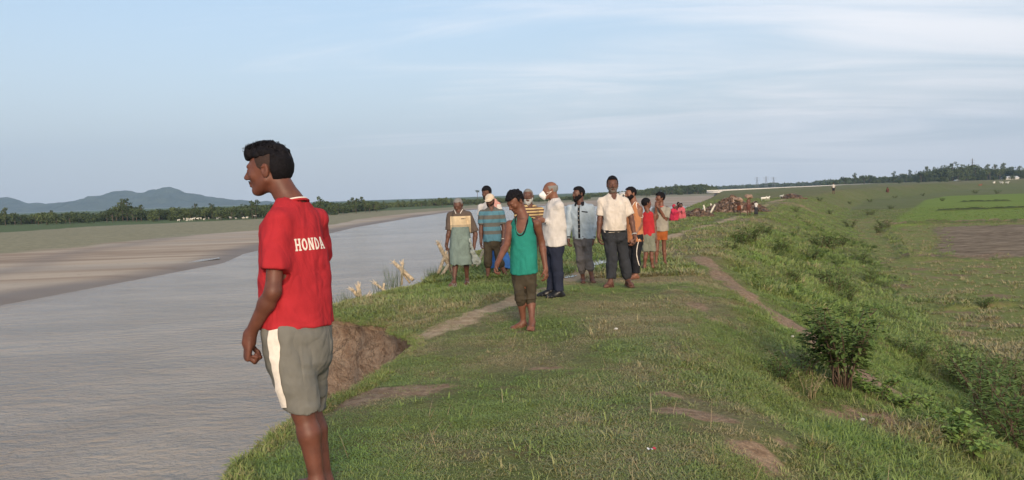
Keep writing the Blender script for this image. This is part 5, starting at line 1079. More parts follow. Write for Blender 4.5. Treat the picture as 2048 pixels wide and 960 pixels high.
# ================================================================== the group on the bank
def zpat(p, y): return None
def poly_pat(p, cx_px, hw, bands, side):
    """chest bands in front, plain colour on the sleeves; heights from photograph rows"""
    s = p.D/FPX; cx = at(cx_px, 430, p.D)[0]-p.o[0]
    zb = [(float((at(cx_px, y, p.D)-p.o)[2]), c) for y, c in bands]
    def pt(t, v):
        sp = t.new('ShaderNodeSeparateXYZ', i_0=v); z = sp.outputs[2]; dx_ = t.math('ABSOLUTE', t.math('SUBTRACT', sp.outputs[0], cx)); col = None
        for zq, c in zb:
            col = t.mix(0.0, c, c) if col is None else t.mix(t.math('GREATER_THAN', z, zq), col, c)
        return t.mix(t.math('GREATER_THAN', dx_, hw), col, side) if side else col
    return pt
def front_frame(p): return p.F*-1.0, p.L*-1.0      # ray direction into the chest, and the wearer's right-hand side seen from the front
def old_man_cane():
    p = Person((921, 573), 'thin old man in brown-cream polo and grey-green lungi, walking with a cane', -4, (916, 410), -10, (921, 468), (918, 420), [(898, 464), (893, 489), dict(dir=(-.05, -.35, -1), curl=1.3, thumb=(.6, -.8, 0), size=1.05)], [(951, 468, .02), (948, 494, -.05), dict(curl=.7)], [(911, 522, .0), (908, 563, -.08)], [(932, 520, .05), (934, 560, .2)], hpitch=22, sw=.32, build=.84, hs=.98, skinc=SK2, feet={'R': -25, 'L': 0})
    p.body(SK2); dk = (.105, .080, .066); pt = poly_pat(p, 921, .168, [(480, (.40, .32, .22)), (449, (.60, .47, .31)), (432, dk)], dk)
    shirt(p, 'polo_shirt', cloth('brown_cream_polo', dk, pattern=pt), inf=.018, sleeve=.85, hem=.02, sinf=.020, vneck=.05, seed=11, fold=.008); d, u = front_frame(p); O = p.nk-p.U*.15
    p.patch('badge', [[(-.115, 0), (-.045, 0), (-.045, .012), (-.115, .012)]], O, -p.L*-1*-1, p.U, d, C_BLACK)
    collar(p, cloth('dark_collar', dk), gap=.5); m = C_PRINT
    for g in (-1, 1): p.patch('collar_stripe', [[(g*.030, -.055), (g*.040, -.055), (g*.075, .01), (g*.065, .01)]], p.nk, p.L, p.U, d, m, .02)
    z = lambda y: float((at(920, y, p.D)-p.o)[2])
    skirt(p, 'lungi', C_CHECK, z(456), z(529), .150, .200, .135, .165, (.03, -.03), .018, 12)
    S = Solid(); a = at(946, 505, p.D-.12); S.cone(at(940, 478, p.D-.13), a, .015, .035, .03); S.cone(a, at(957, 523, p.D-.06), .035, .050, .03); S.cone(a, at(948, 526, p.D-.12), .03, .035, .03); S.disp = folds(.016, 14, 14, 4); p.solid('lungi_fold', S, cloth('pale_lungi_end', (.30, .33, .31), .3))
    for k in 'RL': sandal(p, k, C_GREYSL)
    hair(p, HAIRG, th=.006, front=.070, side=.0, nape=-.05, rough=.002, seed=5); p.eyes(EYED, EYEW, HAIRG)
    # the cane he holds
    top = p.arm['R'][2]+np.array([0, -.03, .03]); bot = at(909, 573, p.D-.12); bot[2] = float(land_h(bot[0], bot[1]))-.01; pts = [top+(bot-top)*t+np.array([.012*math.sin(t*9), 0, 0]) for t in np.linspace(0, 1, 10)]
    o = link('walking_cane', mesh('walking_cane', *tube(np.array(pts)-bot, np.linspace(.011, .008, 10), 7), plain('cane_wood', (.06, .04, .028), .6, .3, 60)), None, tuple(bot)); tag(o, 'thin dark walking cane held by the old man in the lungi', 'cane')
old_man_cane()
def man_cap():
    p = Person((991, 558), 'man in a cream cap and blue-grey striped polo, barelegged below rolled wet trousers', 2, (980, 402), -14, (985, 481), (983, 416), [(962, 456), (962, 484, -.04), dict(curl=.6)], [(1008, 456), (1006, 482, -.08)], [(976, 522, -.05), (976, 553, -.03)], [(999, 522, .0), (1012, 552, .02)], hpitch=16, sw=.37, build=.93, hs=1.0, skinc=SK2, feet={'R': -15, 'L': 25})
    p.body(SK2); a, b = (.115, .115, .105), (.085, .195, .25); ys_ = [500, 468, 461, 453, 445, 438, 430, 422]; pt = poly_pat(p, 985, 9, [(y, (a if i % 2 else b)) for i, y in enumerate(ys_)], None)
    shirt(p, 'polo_shirt', cloth('striped_polo', a, pattern=pt), inf=.017, sleeve=.72, hem=-.01, sinf=.017, vneck=.07, seed=14, drape=(.165, .12)); collar(p, cloth('grey_collar', a), gap=.62)
    trousers(p, 'trousers', C_OLIVE, hem=1.15, inf=.020, inf2=.022, seed=15, fold=.009)
    for k in 'RL': cuff(p, k, .10, C_OLIVE)
    S = Solid(); ax = [p.hl, p.hf, p.hu]; q = p.hs; S.ell(p.H(0, -.010, .050), np.array([.088, .104, .085])*q, ax, .01); S.plane(p.H(0, 0, .040), -p.hu); S.loft([p.H(0, .07, .046), p.H(0, .115, .044), p.H(0, .155, .036)], [.075*q, .070*q, .045*q], [.008*q]*3, p.hl, .012, p=2.6); p.solid('cap', S, C_CREAM, .006)
    hair(p, HAIRB, th=.006, front=.07, side=.0, nape=-.05, rough=.0035, seed=6); beard(p, HAIRB, .004, .002); p.eyes(EYED, EYEW, HAIRB)
    sandal(p, 'L', C_GREYSL); ring(p, 'wristband', p.arm['L'][2]+(p.arm['L'][1]-p.arm['L'][2])*.15, p.arm['L'][1]-p.arm['L'][2], .030, .006, C_PRINT)
man_cap()
def man_back():
    p = Person((998, 548), 'dark-haired man with pink towel and blue lungi behind the man in the cap', -6, (973, 386), -30, (985, 472), (979, 404), [(960, 440), (966, 470, -.05)], [(1006, 442), (1008, 470)], [(990, 515), (991, 541)], [(1005, 515), (1012, 541)], hpitch=10, sw=.37, build=.9, hs=1.04, skinc=SK2)
    p.body(SK2); shirt(p, 'undershirt', C_WHITE, inf=.016, sleeve=.6, hem=.02, vneck=.04, seed=21)
    z = lambda y: float((at(990, y, p.D)-p.o)[2]); skirt(p, 'lungi', C_BLUEL, z(468), z(535), .15, .22, .12, .15, (0, 0), .02, 22)
    S = Solid(); S.cone(p.nk+p.L*.05+p.U*.02, p.sL+p.U*.045, .035, .045, .03); S.cone(p.nk+p.F*.02+p.L*.09, p.nk+p.F*.13+p.L*.12-p.U*.22, .04, .035, .03); S.cone(p.nk-p.F*.04, p.nk+p.L*.1+p.U*.02, .04, .04, .03); S.disp = folds(.012, 12, 9, 6); p.solid('towel', S, C_SALMON)
    hair(p, HAIRB, th=.016, front=.06, side=.0, nape=-.06, rough=.004, seed=7, top=.01); beard(p, HAIRB, .005, .004); p.eyes(EYED, EYEW, HAIRB)
man_back()
def boy_teal():
    p = Person((1058, 655), 'barefoot youth in a teal vest with black trim, looking down as he walks', -18, (1031, 403), -52, (1048, 547), (1046, 432), [(1014, 487, -.05), (995, 526, -.22), dict(curl=.75, thumb=(.5, -.8, 0), dir=(-.30, -.3, -1))], [(1083, 484, .05), (1091, 536, .0), dict(curl=.5, palm=(-.8, .5, 0))], [(1041, 594, -.06), (1047, 645, .03)], [(1061, 594, -.03), (1064, 643, -.12)], hpitch=34, sw=.325, build=.80, hs=.98, skinc=SK1, h=.0085, hh=.0045, hz=.0048, feet={'R': -62, 'L': -8}, toes=True)
    p.body(SK1); tanktop(p, 'tank_top', C_TEAL, C_BLACK, inf=.012, hem=.0, deep=.150, neckw=.062, vr=(.082, .060), seed=31, drape=(.152, .112), fold=.006); 
    trousers(p, 'trousers', C_OLIVE, hem=1.10, inf=.017, inf2=.020, seed=33, fold=.007, k=.008); cuff(p, 'R', .04, C_OLIVE, .018); cuff(p, 'L', .03, C_OLIVE, .018); cuff(p, 'L', -.14, C_OLIVE, .014); cuff(p, 'R', -.12, C_OLIVE, .014)
    hair(p, HAIRB, th=.012, front=.066, side=.006, nape=-.045, rough=.008, seed=8, top=.008, sideburn=.008); p.eyes(EYED, EYEW, HAIRB)
    cc = p.nk-p.U*.002; P_ = [cc+p.F*math.cos(a)*.062+p.L*math.sin(a)*.060-p.U*.028*math.cos(a)-p.o for a in np.linspace(0, 2*math.pi, 25)]; link('neck_cord', mesh('neck_cord', *tube(P_, .0032, 5), C_BLACK), p.root)
boy_teal()
def old_man_stripes():
    p = Person((1058, 574), 'white-bearded old man in a yellow and brown striped shirt, standing behind the youth in teal', 14, (1056, 393), -6, (1056, 478), (1058, 411), [(1036, 450), (1040, 480)], [(1080, 448), (1076, 480)], [(1050, 522), (1049, 562)], [(1064, 522), (1065, 562)], sw=.37, build=.9, hs=1.0, skinc=SK2)
    p.body(SK2); a, b = (.60, .42, .20), (.13, .07, .05); ys_ = list(range(500, 400, -3)); pt = poly_pat(p, 1058, 9, [(y, (a if i % 2 else b)) for i, y in enumerate(ys_[14:])], None)
    shirt(p, 'striped_shirt', cloth('yellow_striped_cotton', a, pattern=pt), inf=.02, sleeve=.7, hem=-.05, vneck=.02, seed=41); trousers(p, 'trousers', C_GTR, seed=42)
    hair(p, HAIRG, th=.006, front=.072, side=.0, nape=-.05, rough=.002, seed=9); beard(p, HAIRW, .008, .018); p.eyes(EYED, EYEW, HAIRG)
old_man_stripes()
def man_mask():
    p = Person((1109, 593), 'grey-haired man in a loose white shirt with a white face mask, standing in profile', -72, (1100, 381), -82, (1109, 486), (1110, 400), [(1104, 450, .2), (1086, 440, .18), dict(curl=.9, dir=(-1, -.1, .1), palm=(0, -1, 0), thumb=(0, 0, 1))], [(1124, 455, -.10), (1089, 441, -.12), dict(sh=(1118, 413, -.14), curl=.8, dir=(-1, .3, .05), palm=(0, 1, -.3), thumb=(0, 0, 1))], [(1105, 535, .10), (1102, 581, .10)], [(1114, 535, -.07), (1119, 584, -.08)], sw=.36, build=.96, hs=1.02, skinc=SK3, feet={'R': -80, 'L': -70}, hpitch=4)
    p.body(SK3, feet=False); shirt(p, 'white_shirt', C_WHITE, inf=.022, slvR=1.88, slvL=1.86, hem=-.035, sinf=.020, vneck=.02, seed=51, fold=.009, drape=(.190, .150)); b = p.bvh; d = p.L*-1
    p.patch('pocket_flap', [[(-.06, -.13), (.03, -.13), (.03, -.115), (-.06, -.115)]], p.nk, p.F, p.U, p.L*-1+p.F*-.4, cloth('darker_white_cloth', (.5, .48, .45)))  # flap cloth slightly darker than the shirt white
    trousers(p, 'trousers', C_NAVY, hem=1.95, inf=.020, inf2=.030, seed=52, fold=.008, fat=.01); 
    for k in 'RL': shoe(p, k, C_BLEATH)
    collar(p, C_WHITE, gap=.6, hgt=.034); hair(p, HAIRG, th=.005, side=-.01, nape=-.055, rough=.0015, seed=10, bald=True); p.eyes(EYED, EYEW, HAIRG)
    S = Solid(); ax = [p.hl, p.hf, p.hu]; q = p.hs; S.ell(p.H(0, .088, -.055), np.array([.050, .044, .050])*q, ax, .01); S.cone(p.H(0, .088, -.01), p.H(0, .132, -.048), .014*q, .016*q, .03); S.cone(p.H(0, .132, -.05), p.H(0, .09, -.10), .016*q, .014*q, .03); m = p.solid('face_mask', S, C_MASK, .005)
    for z_ in (-.035, -.075): link('strap', mesh('strap', *tube([p.H(.045, .085, z_)-p.o, p.H(.070, .040, z_*.6)-p.o, p.H(.083, -.005, -.012)-p.o], .0025, 5), C_PRINT), m)
    ring(p, 'wristwatch', p.arm['L'][2]+(p.arm['L'][1]-p.arm['L'][2])*.10, p.arm['L'][1]-p.arm['L'][2], .034, .009, C_BLACK)
man_mask()
def man_pale_blue():
    p = Person((1173, 566), 'bearded man in a pale blue long-sleeved shirt with black trim and rolled grey trousers', -16, (1157, 388), -62, (1166, 478), (1160, 406), [(1137, 446), (1137, 478, -.03), dict(curl=.6)], [(1187, 446), (1186, 478, -.03), dict(curl=.6)], [(1161, 518, -.03), (1166, 557, .1)], [(1176, 516, -.03), (1184, 556, -.02)], sw=.37, build=.92, hs=1.03, skinc=SK2, feet={'R': -5, 'L': 5})
    p.body(SK2); shirt(p, 'long_sleeved_shirt', C_PALEB, inf=.019, sleeve=1.86, hem=.005, sinf=.020, vneck=.03, seed=61, fold=.009, drape=(.170, .12)); b = p.bvh; d = -p.F; O = p.nk
    zt = p.pel[2]+.015-p.nk[2]; n_ = 14; Q = [[(-.018, zt*(i+1)/n_), (.018, zt*(i+1)/n_), (.018, zt*i/n_), (-.018, zt*i/n_)] for i in range(n_)]; p.patch('button_placket', [[(x, y-.035) for x, y in q] for q in Q], O, p.L, p.U, d, C_BLACK, .004, bvh=b)
    for i in range(7): p.patch('button', [[(-.006, -.07+zt*i/8.2), (.006, -.07+zt*i/8.2), (.006, -.058+zt*i/8.2), (-.006, -.058+zt*i/8.2)]], O, p.L, p.U, d, C_PRINT, .007, bvh=b, sub=1)
    p.patch('pocket_trim', [[(.05, -.15), (.145, -.165), (.145, -.145), (.05, -.13)]], O, p.L, p.U, d, C_BLACK, .004, bvh=b); collar(p, C_BLACK, gap=.45, hgt=.03)
    trousers(p, 'trousers', C_GTR, hem=1.55, inf=.018, inf2=.024, seed=62, fold=.010); cuff(p, 'R', .50, C_GTR, .022); cuff(p, 'L', .40, C_GTR, .022)
    for k in 'RL': ring(p, 'dark_cuff', p.arm[k][2]+(p.arm[k][1]-p.arm[k][2])*.12, p.arm[k][1]-p.arm[k][2], .038, .012, C_BLACK)
    hair(p, HAIRB, th=.009, front=.068, side=.0, nape=-.055, rough=.0045, seed=11, top=.006); beard(p, HAIRB, .012, .016); p.eyes(EYED, EYEW, HAIRB)
man_pale_blue()
def man_white_shirt():
    p = Person((1236, 575), 'heavy-set man in a cream-white short-sleeved shirt and dark trousers, facing the camera', 4, (1225, 370), -3, (1228, 463), (1226, 391), [(1200, 436, -.02), (1197, 472, -.03), dict(curl=.55, dir=(.12, -.1, -1))], [(1262, 434), (1269, 472, -.12), dict(curl=.7)], [(1225, 518, -.05), (1221, 563, -.08)], [(1247, 513, .05), (1256, 560, .05)], sw=.37, build=1.0, hs=1.06, skinc=SK3, feet={'R': -38, 'L': 10}, h=.009, hh=.005)
    p.body(SK2); shirt(p, 'white_shirt', C_WARMW, inf=.020, sleeve=.86, hem=-.0, sinf=.020, vneck=.05, seed=71, fold=.012, fat=.035, p_=2.2, drape=(.180, .125)); b = p.bvh; d = -p.F; O = p.nk
    n_ = 12; Q = [[(-.016, -.06-.033*(i+1)), (.016, -.06-.033*(i+1)), (.016, -.06-.033*i), (-.016, -.06-.033*i)] for i in range(n_)]; p.patch('button_placket', Q, O, p.L, p.U, d, C_WARMW, .004, bvh=b)
    p.patch('chest_pocket', [[(.055, -.24), (.155, -.24), (.155, -.13), (.055, -.13)]], O, p.L, p.U, d, C_WARMW, .005, bvh=b); collar(p, C_WARMW, gap=.55, hgt=.03)
    trousers(p, 'trousers', C_CHAR, hem=1.86, hemL=1.70, inf=.026, inf2=.034, seed=72, fold=.010, fat=.03, top=.03); cuff(p, 'L', .68, C_CHAR, .030)
    P_ = [p.pel+p.U*.012+p.F*.03+p.L*math.cos(a)*.176+p.F*math.sin(a)*.142-p.o for a in np.linspace(0, 2*math.pi, 30)]; link('belt', mesh('belt', *tube(P_, .010, 6), C_BLEATH), p.root)
    for k in 'RL': sandal(p, k, C_LEATH)
    hair(p, HAIRB, th=.009, front=.080, side=.010, nape=-.05, rough=.0045, seed=12, top=.010, sideburn=.008); beard(p, STUB, .0018, .0, name='stubble'); moustache(p, HAIRB); p.eyes(EYED, EYEW, HAIRB)
    ring(p, 'wristwatch', p.arm['L'][2]+(p.arm['L'][1]-p.arm['L'][2])*.10, p.arm['L'][1]-p.arm['L'][2], .033, .007, C_METAL)
man_white_shirt()
def man_orange():
    p = Person((1267, 557), 'bearded man in an orange vest behind the man in the cream-white shirt', -52, (1261, 388), -66, (1268, 475), (1268, 406), [(1250, 440, .1), (1256, 470, .1)], [(1281, 448, -.10), (1268, 478, -.16), dict(sh=(1280, 418, -.10), curl=.6)], [(1262, 518, .08), (1263, 547, .08)], [(1272, 516, -.05), (1272, 549, -.06)], sw=.38, build=1.0, hs=1.04, skinc=SK3, feet={'L': -60, 'R': -50})
    p.body(SK3); tanktop(p, 'vest', C_ORANGE, C_PRINT, arm=.02, inf=.014, hem=-.075, seed=81, drape=(.165, .13)); trousers(p, 'track_pants', C_BLACK, hem=1.9, inf=.018, inf2=.026, seed=82); b = p.bvh
    hL, kL = p.leg['L'][:2]; m = plain('yellow_piping', (.62, .66, .10), .7, .1, 30); d = -p.L*.75+p.F*-.66; ux = nrm(np.cross(p.U, -d))
    Q = []
    for i in range(16): t0, t1 = i/16, (i+1)/16; f = lambda t: .075-.050*math.sin(t*3.0)+.0; w_ = lambda t: .006+.0*t; Q.append([(f(t0)-w_(t0), -.47*t0), (f(t0)+w_(t0), -.47*t0), (f(t1)+w_(t1), -.47*t1), (f(t1)-w_(t1), -.47*t1)])
    p.patch('piping', Q, p.pel-p.U*.02, ux, p.U, d, C_PRINT, .004, bvh=b, sub=2); p.patch('yellow_patch', [[(-.06, -.50), (.09, -.50), (.035, -.42), (.015, -.42)]], p.pel-p.U*.02, ux, p.U, d, m, .005, bvh=b, sub=4)
    hair(p, HAIRB, th=.009, front=.070, side=.0, nape=-.05, rough=.0035, seed=13, top=.004); beard(p, HAIRB, .012, .016); p.eyes(EYED, EYEW, HAIRB)
man_orange()
def boy_red():
    p = Person((1298, 539), 'boy seen from behind in a red vest and grey-green shorts, facing the boy in khaki', 158, (1293, 407), 112, (1297, 472), (1296, 423), [(1309, 448, -.03), (1312, 474, -.06), dict(curl=.4)], [(1284, 448), (1283, 472)], [(1303, 508, -.03), (1305, 533, -.02)], [(1292, 508), (1289, 533)], sw=.29, build=.80, hs=.90, skinc=SK1, hpitch=-2, feet={'R': 150, 'L': 170})
    p.body(SK1); tanktop(p, 'red_vest', C_RED, None, inf=.012, hem=.0, seed=91, deep=.08, drape=(.135, .105)); trousers(p, 'shorts', C_SHGRN, hem=.84, inf=.030, inf2=.045, seed=92); hair(p, HAIRB, th=.016, front=.058, side=.0, nape=-.06, rough=.004, seed=14); p.eyes(EYED, EYEW, HAIRB)
boy_red()
def boy_khaki():
    p = Person((1321, 531), 'boy in a khaki-grey T-shirt and rust shorts with one hand raised to his mouth', -30, (1320, 396), -72, (1322, 462), (1322, 412), [(1311, 436, -.06), (1312, 412, -.14), dict(curl=1.0, dir=(.2, 0, 1), palm=(.5, .6, 0), thumb=(.6, 0, .3))], [(1331, 440, -.08), (1318, 416, -.16), dict(curl=1.1, dir=(-.35, .1, 1), palm=(-.6, .7, 0), thumb=(-.6, 0, .3))], [(1313, 500), (1312, 524)], [(1328, 500, .02), (1330, 525, .03)], sw=.30, build=.80, hs=.92, skinc=SK1, feet={'R': -20, 'L': 20})
    p.body(SK1); shirt(p, 't_shirt', C_KHAKI, inf=.016, sleeve=.72, hem=-.0, sinf=.020, vneck=.02, seed=95, drape=(.150, .115)); b = p.bvh; trousers(p, 'shorts', C_RUST, hem=.45, inf=.022, inf2=.030, seed=96)
    P_ = [p.nk+p.U*.0+p.F*math.cos(a)*.068+p.L*math.sin(a)*.064-p.U*.015*math.cos(a)-p.o for a in np.linspace(0, 2*math.pi, 25)]; link('collar_rib', mesh('collar_rib', *tube(P_, .008, 6), plain('red_rib', (.55, .08, .06), .8, .1, 30)), p.root)
    hair(p, HAIRB, th=.018, front=.058, side=.004, nape=-.05, rough=.005, seed=15, top=.008); p.eyes(EYED, EYEW, HAIRB)
boy_khaki()
# ------------------------------------------------------------------ broken bamboo crosses on the bank
M_BAMB = plain('weathered_bamboo', (.44, .35, .24), .75, .3, 25); M_BAMBI = plain('split_bamboo', (.58, .47, .34), .8, .2, 40)
def stake(a, b, r, root, rg, frayed=True):
    a = np.asarray(a, float); b = np.asarray(b, float); o = np.array(root.location); n = 7; pts = [a+(b-a)*t for t in np.linspace(0, 1, n)]; V, F = tube(np.array(pts)-o, [r*(1.12 if i % 2 else 1) for i in range(n)], 8); link('pole', mesh('pole', V, F, M_BAMB, True), root)
    if frayed:
        m = MB(); d = nrm(b-a)
        for k in range(12): e = nrm(d+rg.normal(size=3)*.35); L0 = rg.uniform(.05, .13); m.tube([b-d*.02-o+rg.normal(size=3)*r*.4, b+e*L0-o], [.010, .003], 4)
        m.build('splinters', M_BAMBI, root)
def bamboo(px, py, sticks, label, seed):
    rg = np.random.default_rng(seed); c = ground(px, py); root = empty('bamboo_stakes', tuple(c), label=label, cat='stakes'); D = float((c-np.array([0, 0, CAMZ]))@_f)
    for x0, y0, x1, y1, dy0, dy1, r, fr in sticks: stake(at(x0, y0, D+dy0), at(x1, y1, D+dy1), r, root, rg, fr)
bamboo(718, 600, [(722, 606, 717, 578, 0, -.05, .032, True), (728, 606, 708, 583, .1, .0, .026, True), (726, 600, 737, 590, -.05, .1, .024, True)], 'frayed splintered bamboo stumps nearest the red shirt on the grassy point', 1)
bamboo(762, 584, [(770, 582, 752, 568, .0, .1, .022, True), (766, 586, 768, 566, .1, .1, .018, False)], 'short broken bamboo stump left of the tall rushes', 2)
bamboo(812, 566, [(826, 560, 790, 527, .05, .2, .036, True), (803, 570, 805, 528, .0, .1, .022, True), (820, 566, 801, 540, .2, .1, .018, False)], 'two crossed splintered bamboo poles behind the tall rushes', 3)
bamboo(895, 553, [(876, 548, 893, 502, .0, .1, .030, False), (905, 548, 878, 489, .2, .0, .036, True), (880, 556, 912, 508, -.1, .15, .032, False), (893, 520, 905, 492, .1, .2, .026, True), (890, 512, 904, 520, .1, .15, .045, False)], 'tall tangle of crossed bamboo poles left of the man with the cane', 4)
bamboo(966, 535, [(944, 560, 967, 500, .0, .2, .028, False), (950, 540, 940, 520, .1, .1, .018, False)], 'leaning bamboo pole between the old man with the cane and the capped man', 5)
# ------------------------------------------------------------------ heaps of dug earth
def f_heap(t, b):
    P = pos(t); n = t.noise(P, 3.5, 6, .7); t.put(b, 'Base Color', t.mix(t.ramp(n, .3, .7), (.20, .13, .098), (.40, .29, .225))); t.put(b, 'Roughness', .95); t.put(b, 'Specular IOR Level', .1); bump(t, b, n, .8, .08)
M_HEAP = mat('dug_earth', f_heap)
def clod_mesh(rg):
    v = np.array([[x, y, z] for x in (-1, 1) for y in (-1, 1) for z in (-1, 1)], float)*rg.uniform(.35, .6, (8, 3)); v = np.vstack([v, rg.normal(size=(2, 3))*.2+[[0, 0, .75], [0, 0, -.6]]]); return v, [(0, 1, 3, 2), (4, 6, 7, 5), (0, 4, 5, 1), (2, 3, 7, 6), (0, 2, 6, 4), (8, 1, 3), (8, 3, 7), (8, 7, 5), (8, 5, 1)]
def heap(name, px0, px1, pyb, pyt, deep, label, seed, ncl, cs):
    rg = np.random.default_rng(seed); c = ground((px0+px1)/2, pyb); D = float((c-np.array([0, 0, CAMZ]))@_f); W = (px1-px0)/FPX*D/2; H = (pyb-pyt)/FPX*D; root = empty(name, tuple(c), label=label, cat='earth heap'); n = 46
    g = np.linspace(-1.1, 1.1, n); X, Y = np.meshgrid(g, g); r = np.hypot(X, Y)*(1+.16*vnoise(X*2.4, Y*2.4, seed=seed)); hgt = np.clip(1-r, 0, 1)**.8*(.80+.5*vnoise(X*3, Y*3, seed=seed+1))+.13*np.abs(vnoise(X*8, Y*8, seed=seed+2))*(r < 1); Z = H*hgt*1.05-.12*(r > .98)
    gx = X*W; gy = Y*deep+deep*.9; dz = land_h(c[0]+gx, c[1]+gy)-c[2]; ii = np.arange(n*n).reshape(n, n); F = np.stack([ii[:-1, :-1], ii[:-1, 1:], ii[1:, 1:], ii[1:, :-1]], -1).reshape(-1, 4); link('mound', mesh('mound', np.stack([gx, gy, Z+dz-.03], -1), F, M_HEAP), root)
    V = []; FF = []
    for k in range(ncl):
        i, j = rg.integers(1, n-1, 2)
        if r[i, j] > 1.12: continue
        v, f = clod_mesh(rg); s = cs*rg.uniform(.4, 1.5); th = rg.uniform(0, 6.28); Rm = np.array([[math.cos(th), -math.sin(th), 0], [math.sin(th), math.cos(th), 0], [0, 0, 1]]); k0 = len(V); V += list(v@Rm.T*s+[gx[i, j]+rg.normal()*.05, gy[i, j], max(Z[i, j], 0)+dz[i, j]]); FF += [tuple(q+k0 for q in a) for a in f]
    tag(link('clods', mesh('clods', V, FF, M_HEAP, False), root), kind='stuff')
heap('earth_heap', 1375, 1430, 434, 418, 1.2, 'low heap of clods right of the women in red', 21, 500, .085)
heap('earth_heap', 1425, 1550, 426, 397, 2.4, 'big mound of dug brown earth behind the children with loads', 22, 1300, .11)
heap('earth_heap', 1582, 1612, 397, 388, 2.0, 'small far earth heap left of the far walker in white', 23, 200, .2)
rgp = np.random.default_rng(9)
for x0, y0, x1, y1, lab in ((1403, 424, 1409, 412, 'white stake tilting left beside the low heap'), (1411, 424, 1407, 410, 'thin pale stake standing behind the tilting white stake'), (1419, 425, 1430, 409, 'long pale stake leaning right against the big mound'), (1426, 416, 1421, 407, 'short pale stake on the edge of the big mound')):
    c = ground(x0, y0+1); D = float((c-np.array([0, 0, CAMZ]))@_f); o = MB().tube([(0, 0, -.1), tuple(at(x1, y1, D)-c)], [.07, .05], 6).build('stake', plain('pale_stake', (.6, .55, .45), .8, .1, 5)); o.location = tuple(c); tag(o, lab, 'stake')
# ------------------------------------------------------------------ people farther away
C_CRIM = cloth('crimson_sari', (.46, .03, .07)); C_PINK = cloth('pink_sari', (.50, .11, .13)); C_YEL = cloth('pale_yellow_sari', (.52, .36, .20)); C_BRN = cloth('brown_cloth', (.12, .05, .04)); C_ORB = cloth('orange_brown_cloth', (.30, .09, .05))
def squatter(px, py, top, m, label, hairm=HAIRB, yaw=0, cover=None, slim=1.0, group=None):
    c = ground(px, py); D = float((c-np.array([0, 0, CAMZ]))@_f); H = (py-top)/FPX*D; k = H/.95; root = empty('person', tuple(c), label=label, cat='person', group=group); o = np.array(c); th = R(yaw); F_ = np.array([math.sin(th), -math.cos(th), 0]); L_ = np.array([math.cos(th), math.sin(th), 0]); U = np.array([0, 0, 1.])
    S = Solid(); w = k*slim; S.loft([o+U*.03*k, o+U*.2*k, o+U*.42*k-F_*.05*k, o+U*.62*k-F_*.04*k, o+U*.70*k], [.24*w, .27*w, .20*w, .19*w, .08*w], [.27*w, .26*w, .17*w, .12*w, .07*w], L_, .04, p=2.3); 
    for g in (-1, 1): S.cone(o+U*.04*k+L_*g*.1*k+F_*.16*k, o+U*.46*k+L_*g*.12*k+F_*.26*k, .07*k, .085*k, .05); S.cone(o+U*.60*k+L_*g*.17*k, o+U*.42*k+L_*g*.2*k+F_*.16*k, .055*k, .045*k, .03)
    S.disp = folds(.016, 8, 5, int(px)); P, Fq = poly(S, .026); link('sari', mesh('sari', P-o, Fq, m), root)
    B = Solid(); hc = o+U*.83*k+F_*.04*k; B.ell(hc, np.array([.075, .092, .11])*k, [L_, F_, U]); B.ell(hc+F_*.05*k-U*.04*k, np.array([.05, .05, .07])*k, [L_, F_, U], .03); B.cone(hc-U*.05*k, o+U*.62*k, .05*k, .06*k, .03)
    for g in (-1, 1): B.cone(o+U*.45*k+L_*g*.2*k+F_*.13*k, o+U*.46*k+L_*g*.06*k+F_*.36*k, .035*k, .026*k); B.cone(o+U*.05*k+L_*g*.1*k+F_*.17*k, o+U*.02*k+L_*g*.1*k+F_*.32*k, .04*k, .03*k)
    P, Fq = poly(B, .02); link('body', mesh('body', P-o, Fq, SK2), root); Hh = Solid(); Hh.ell(hc-F_*.02*k+U*.02*k, np.array([.09, .105, .115])*k*(1.12 if cover else 1), [L_, F_, U]); Hh.plane(hc+F_*.045*k, nrm(F_-U*.5)); Hh.plane(hc-U*(.13 if cover else .05)*k, -U); P, Fq = poly(Hh, .018); link('head_cover' if cover else 'hair', mesh('hair', P-o, Fq, cover or hairm), root)
squatter(1334, 440, 413, C_YEL, 'figure in pale yellow squatting leftmost of the women in red', yaw=20, cover=C_BRN, slim=.85)
squatter(1348, 441, 409, C_CRIM, 'woman in a crimson sari squatting behind the boy in khaki', yaw=30, cover=C_CRIM)
squatter(1357, 437, 404, C_BRN, 'black-haired woman squatting between the crimson and the pink sari', yaw=10)
squatter(1363, 438, 406, C_PINK, 'woman in a pink-red sari squatting rightmost beside the low heap', yaw=-20)
squatter(1775, 384, 374, C_BRN, 'tiny figure squatting on the embankment right of the far walker', yaw=0, group=None)
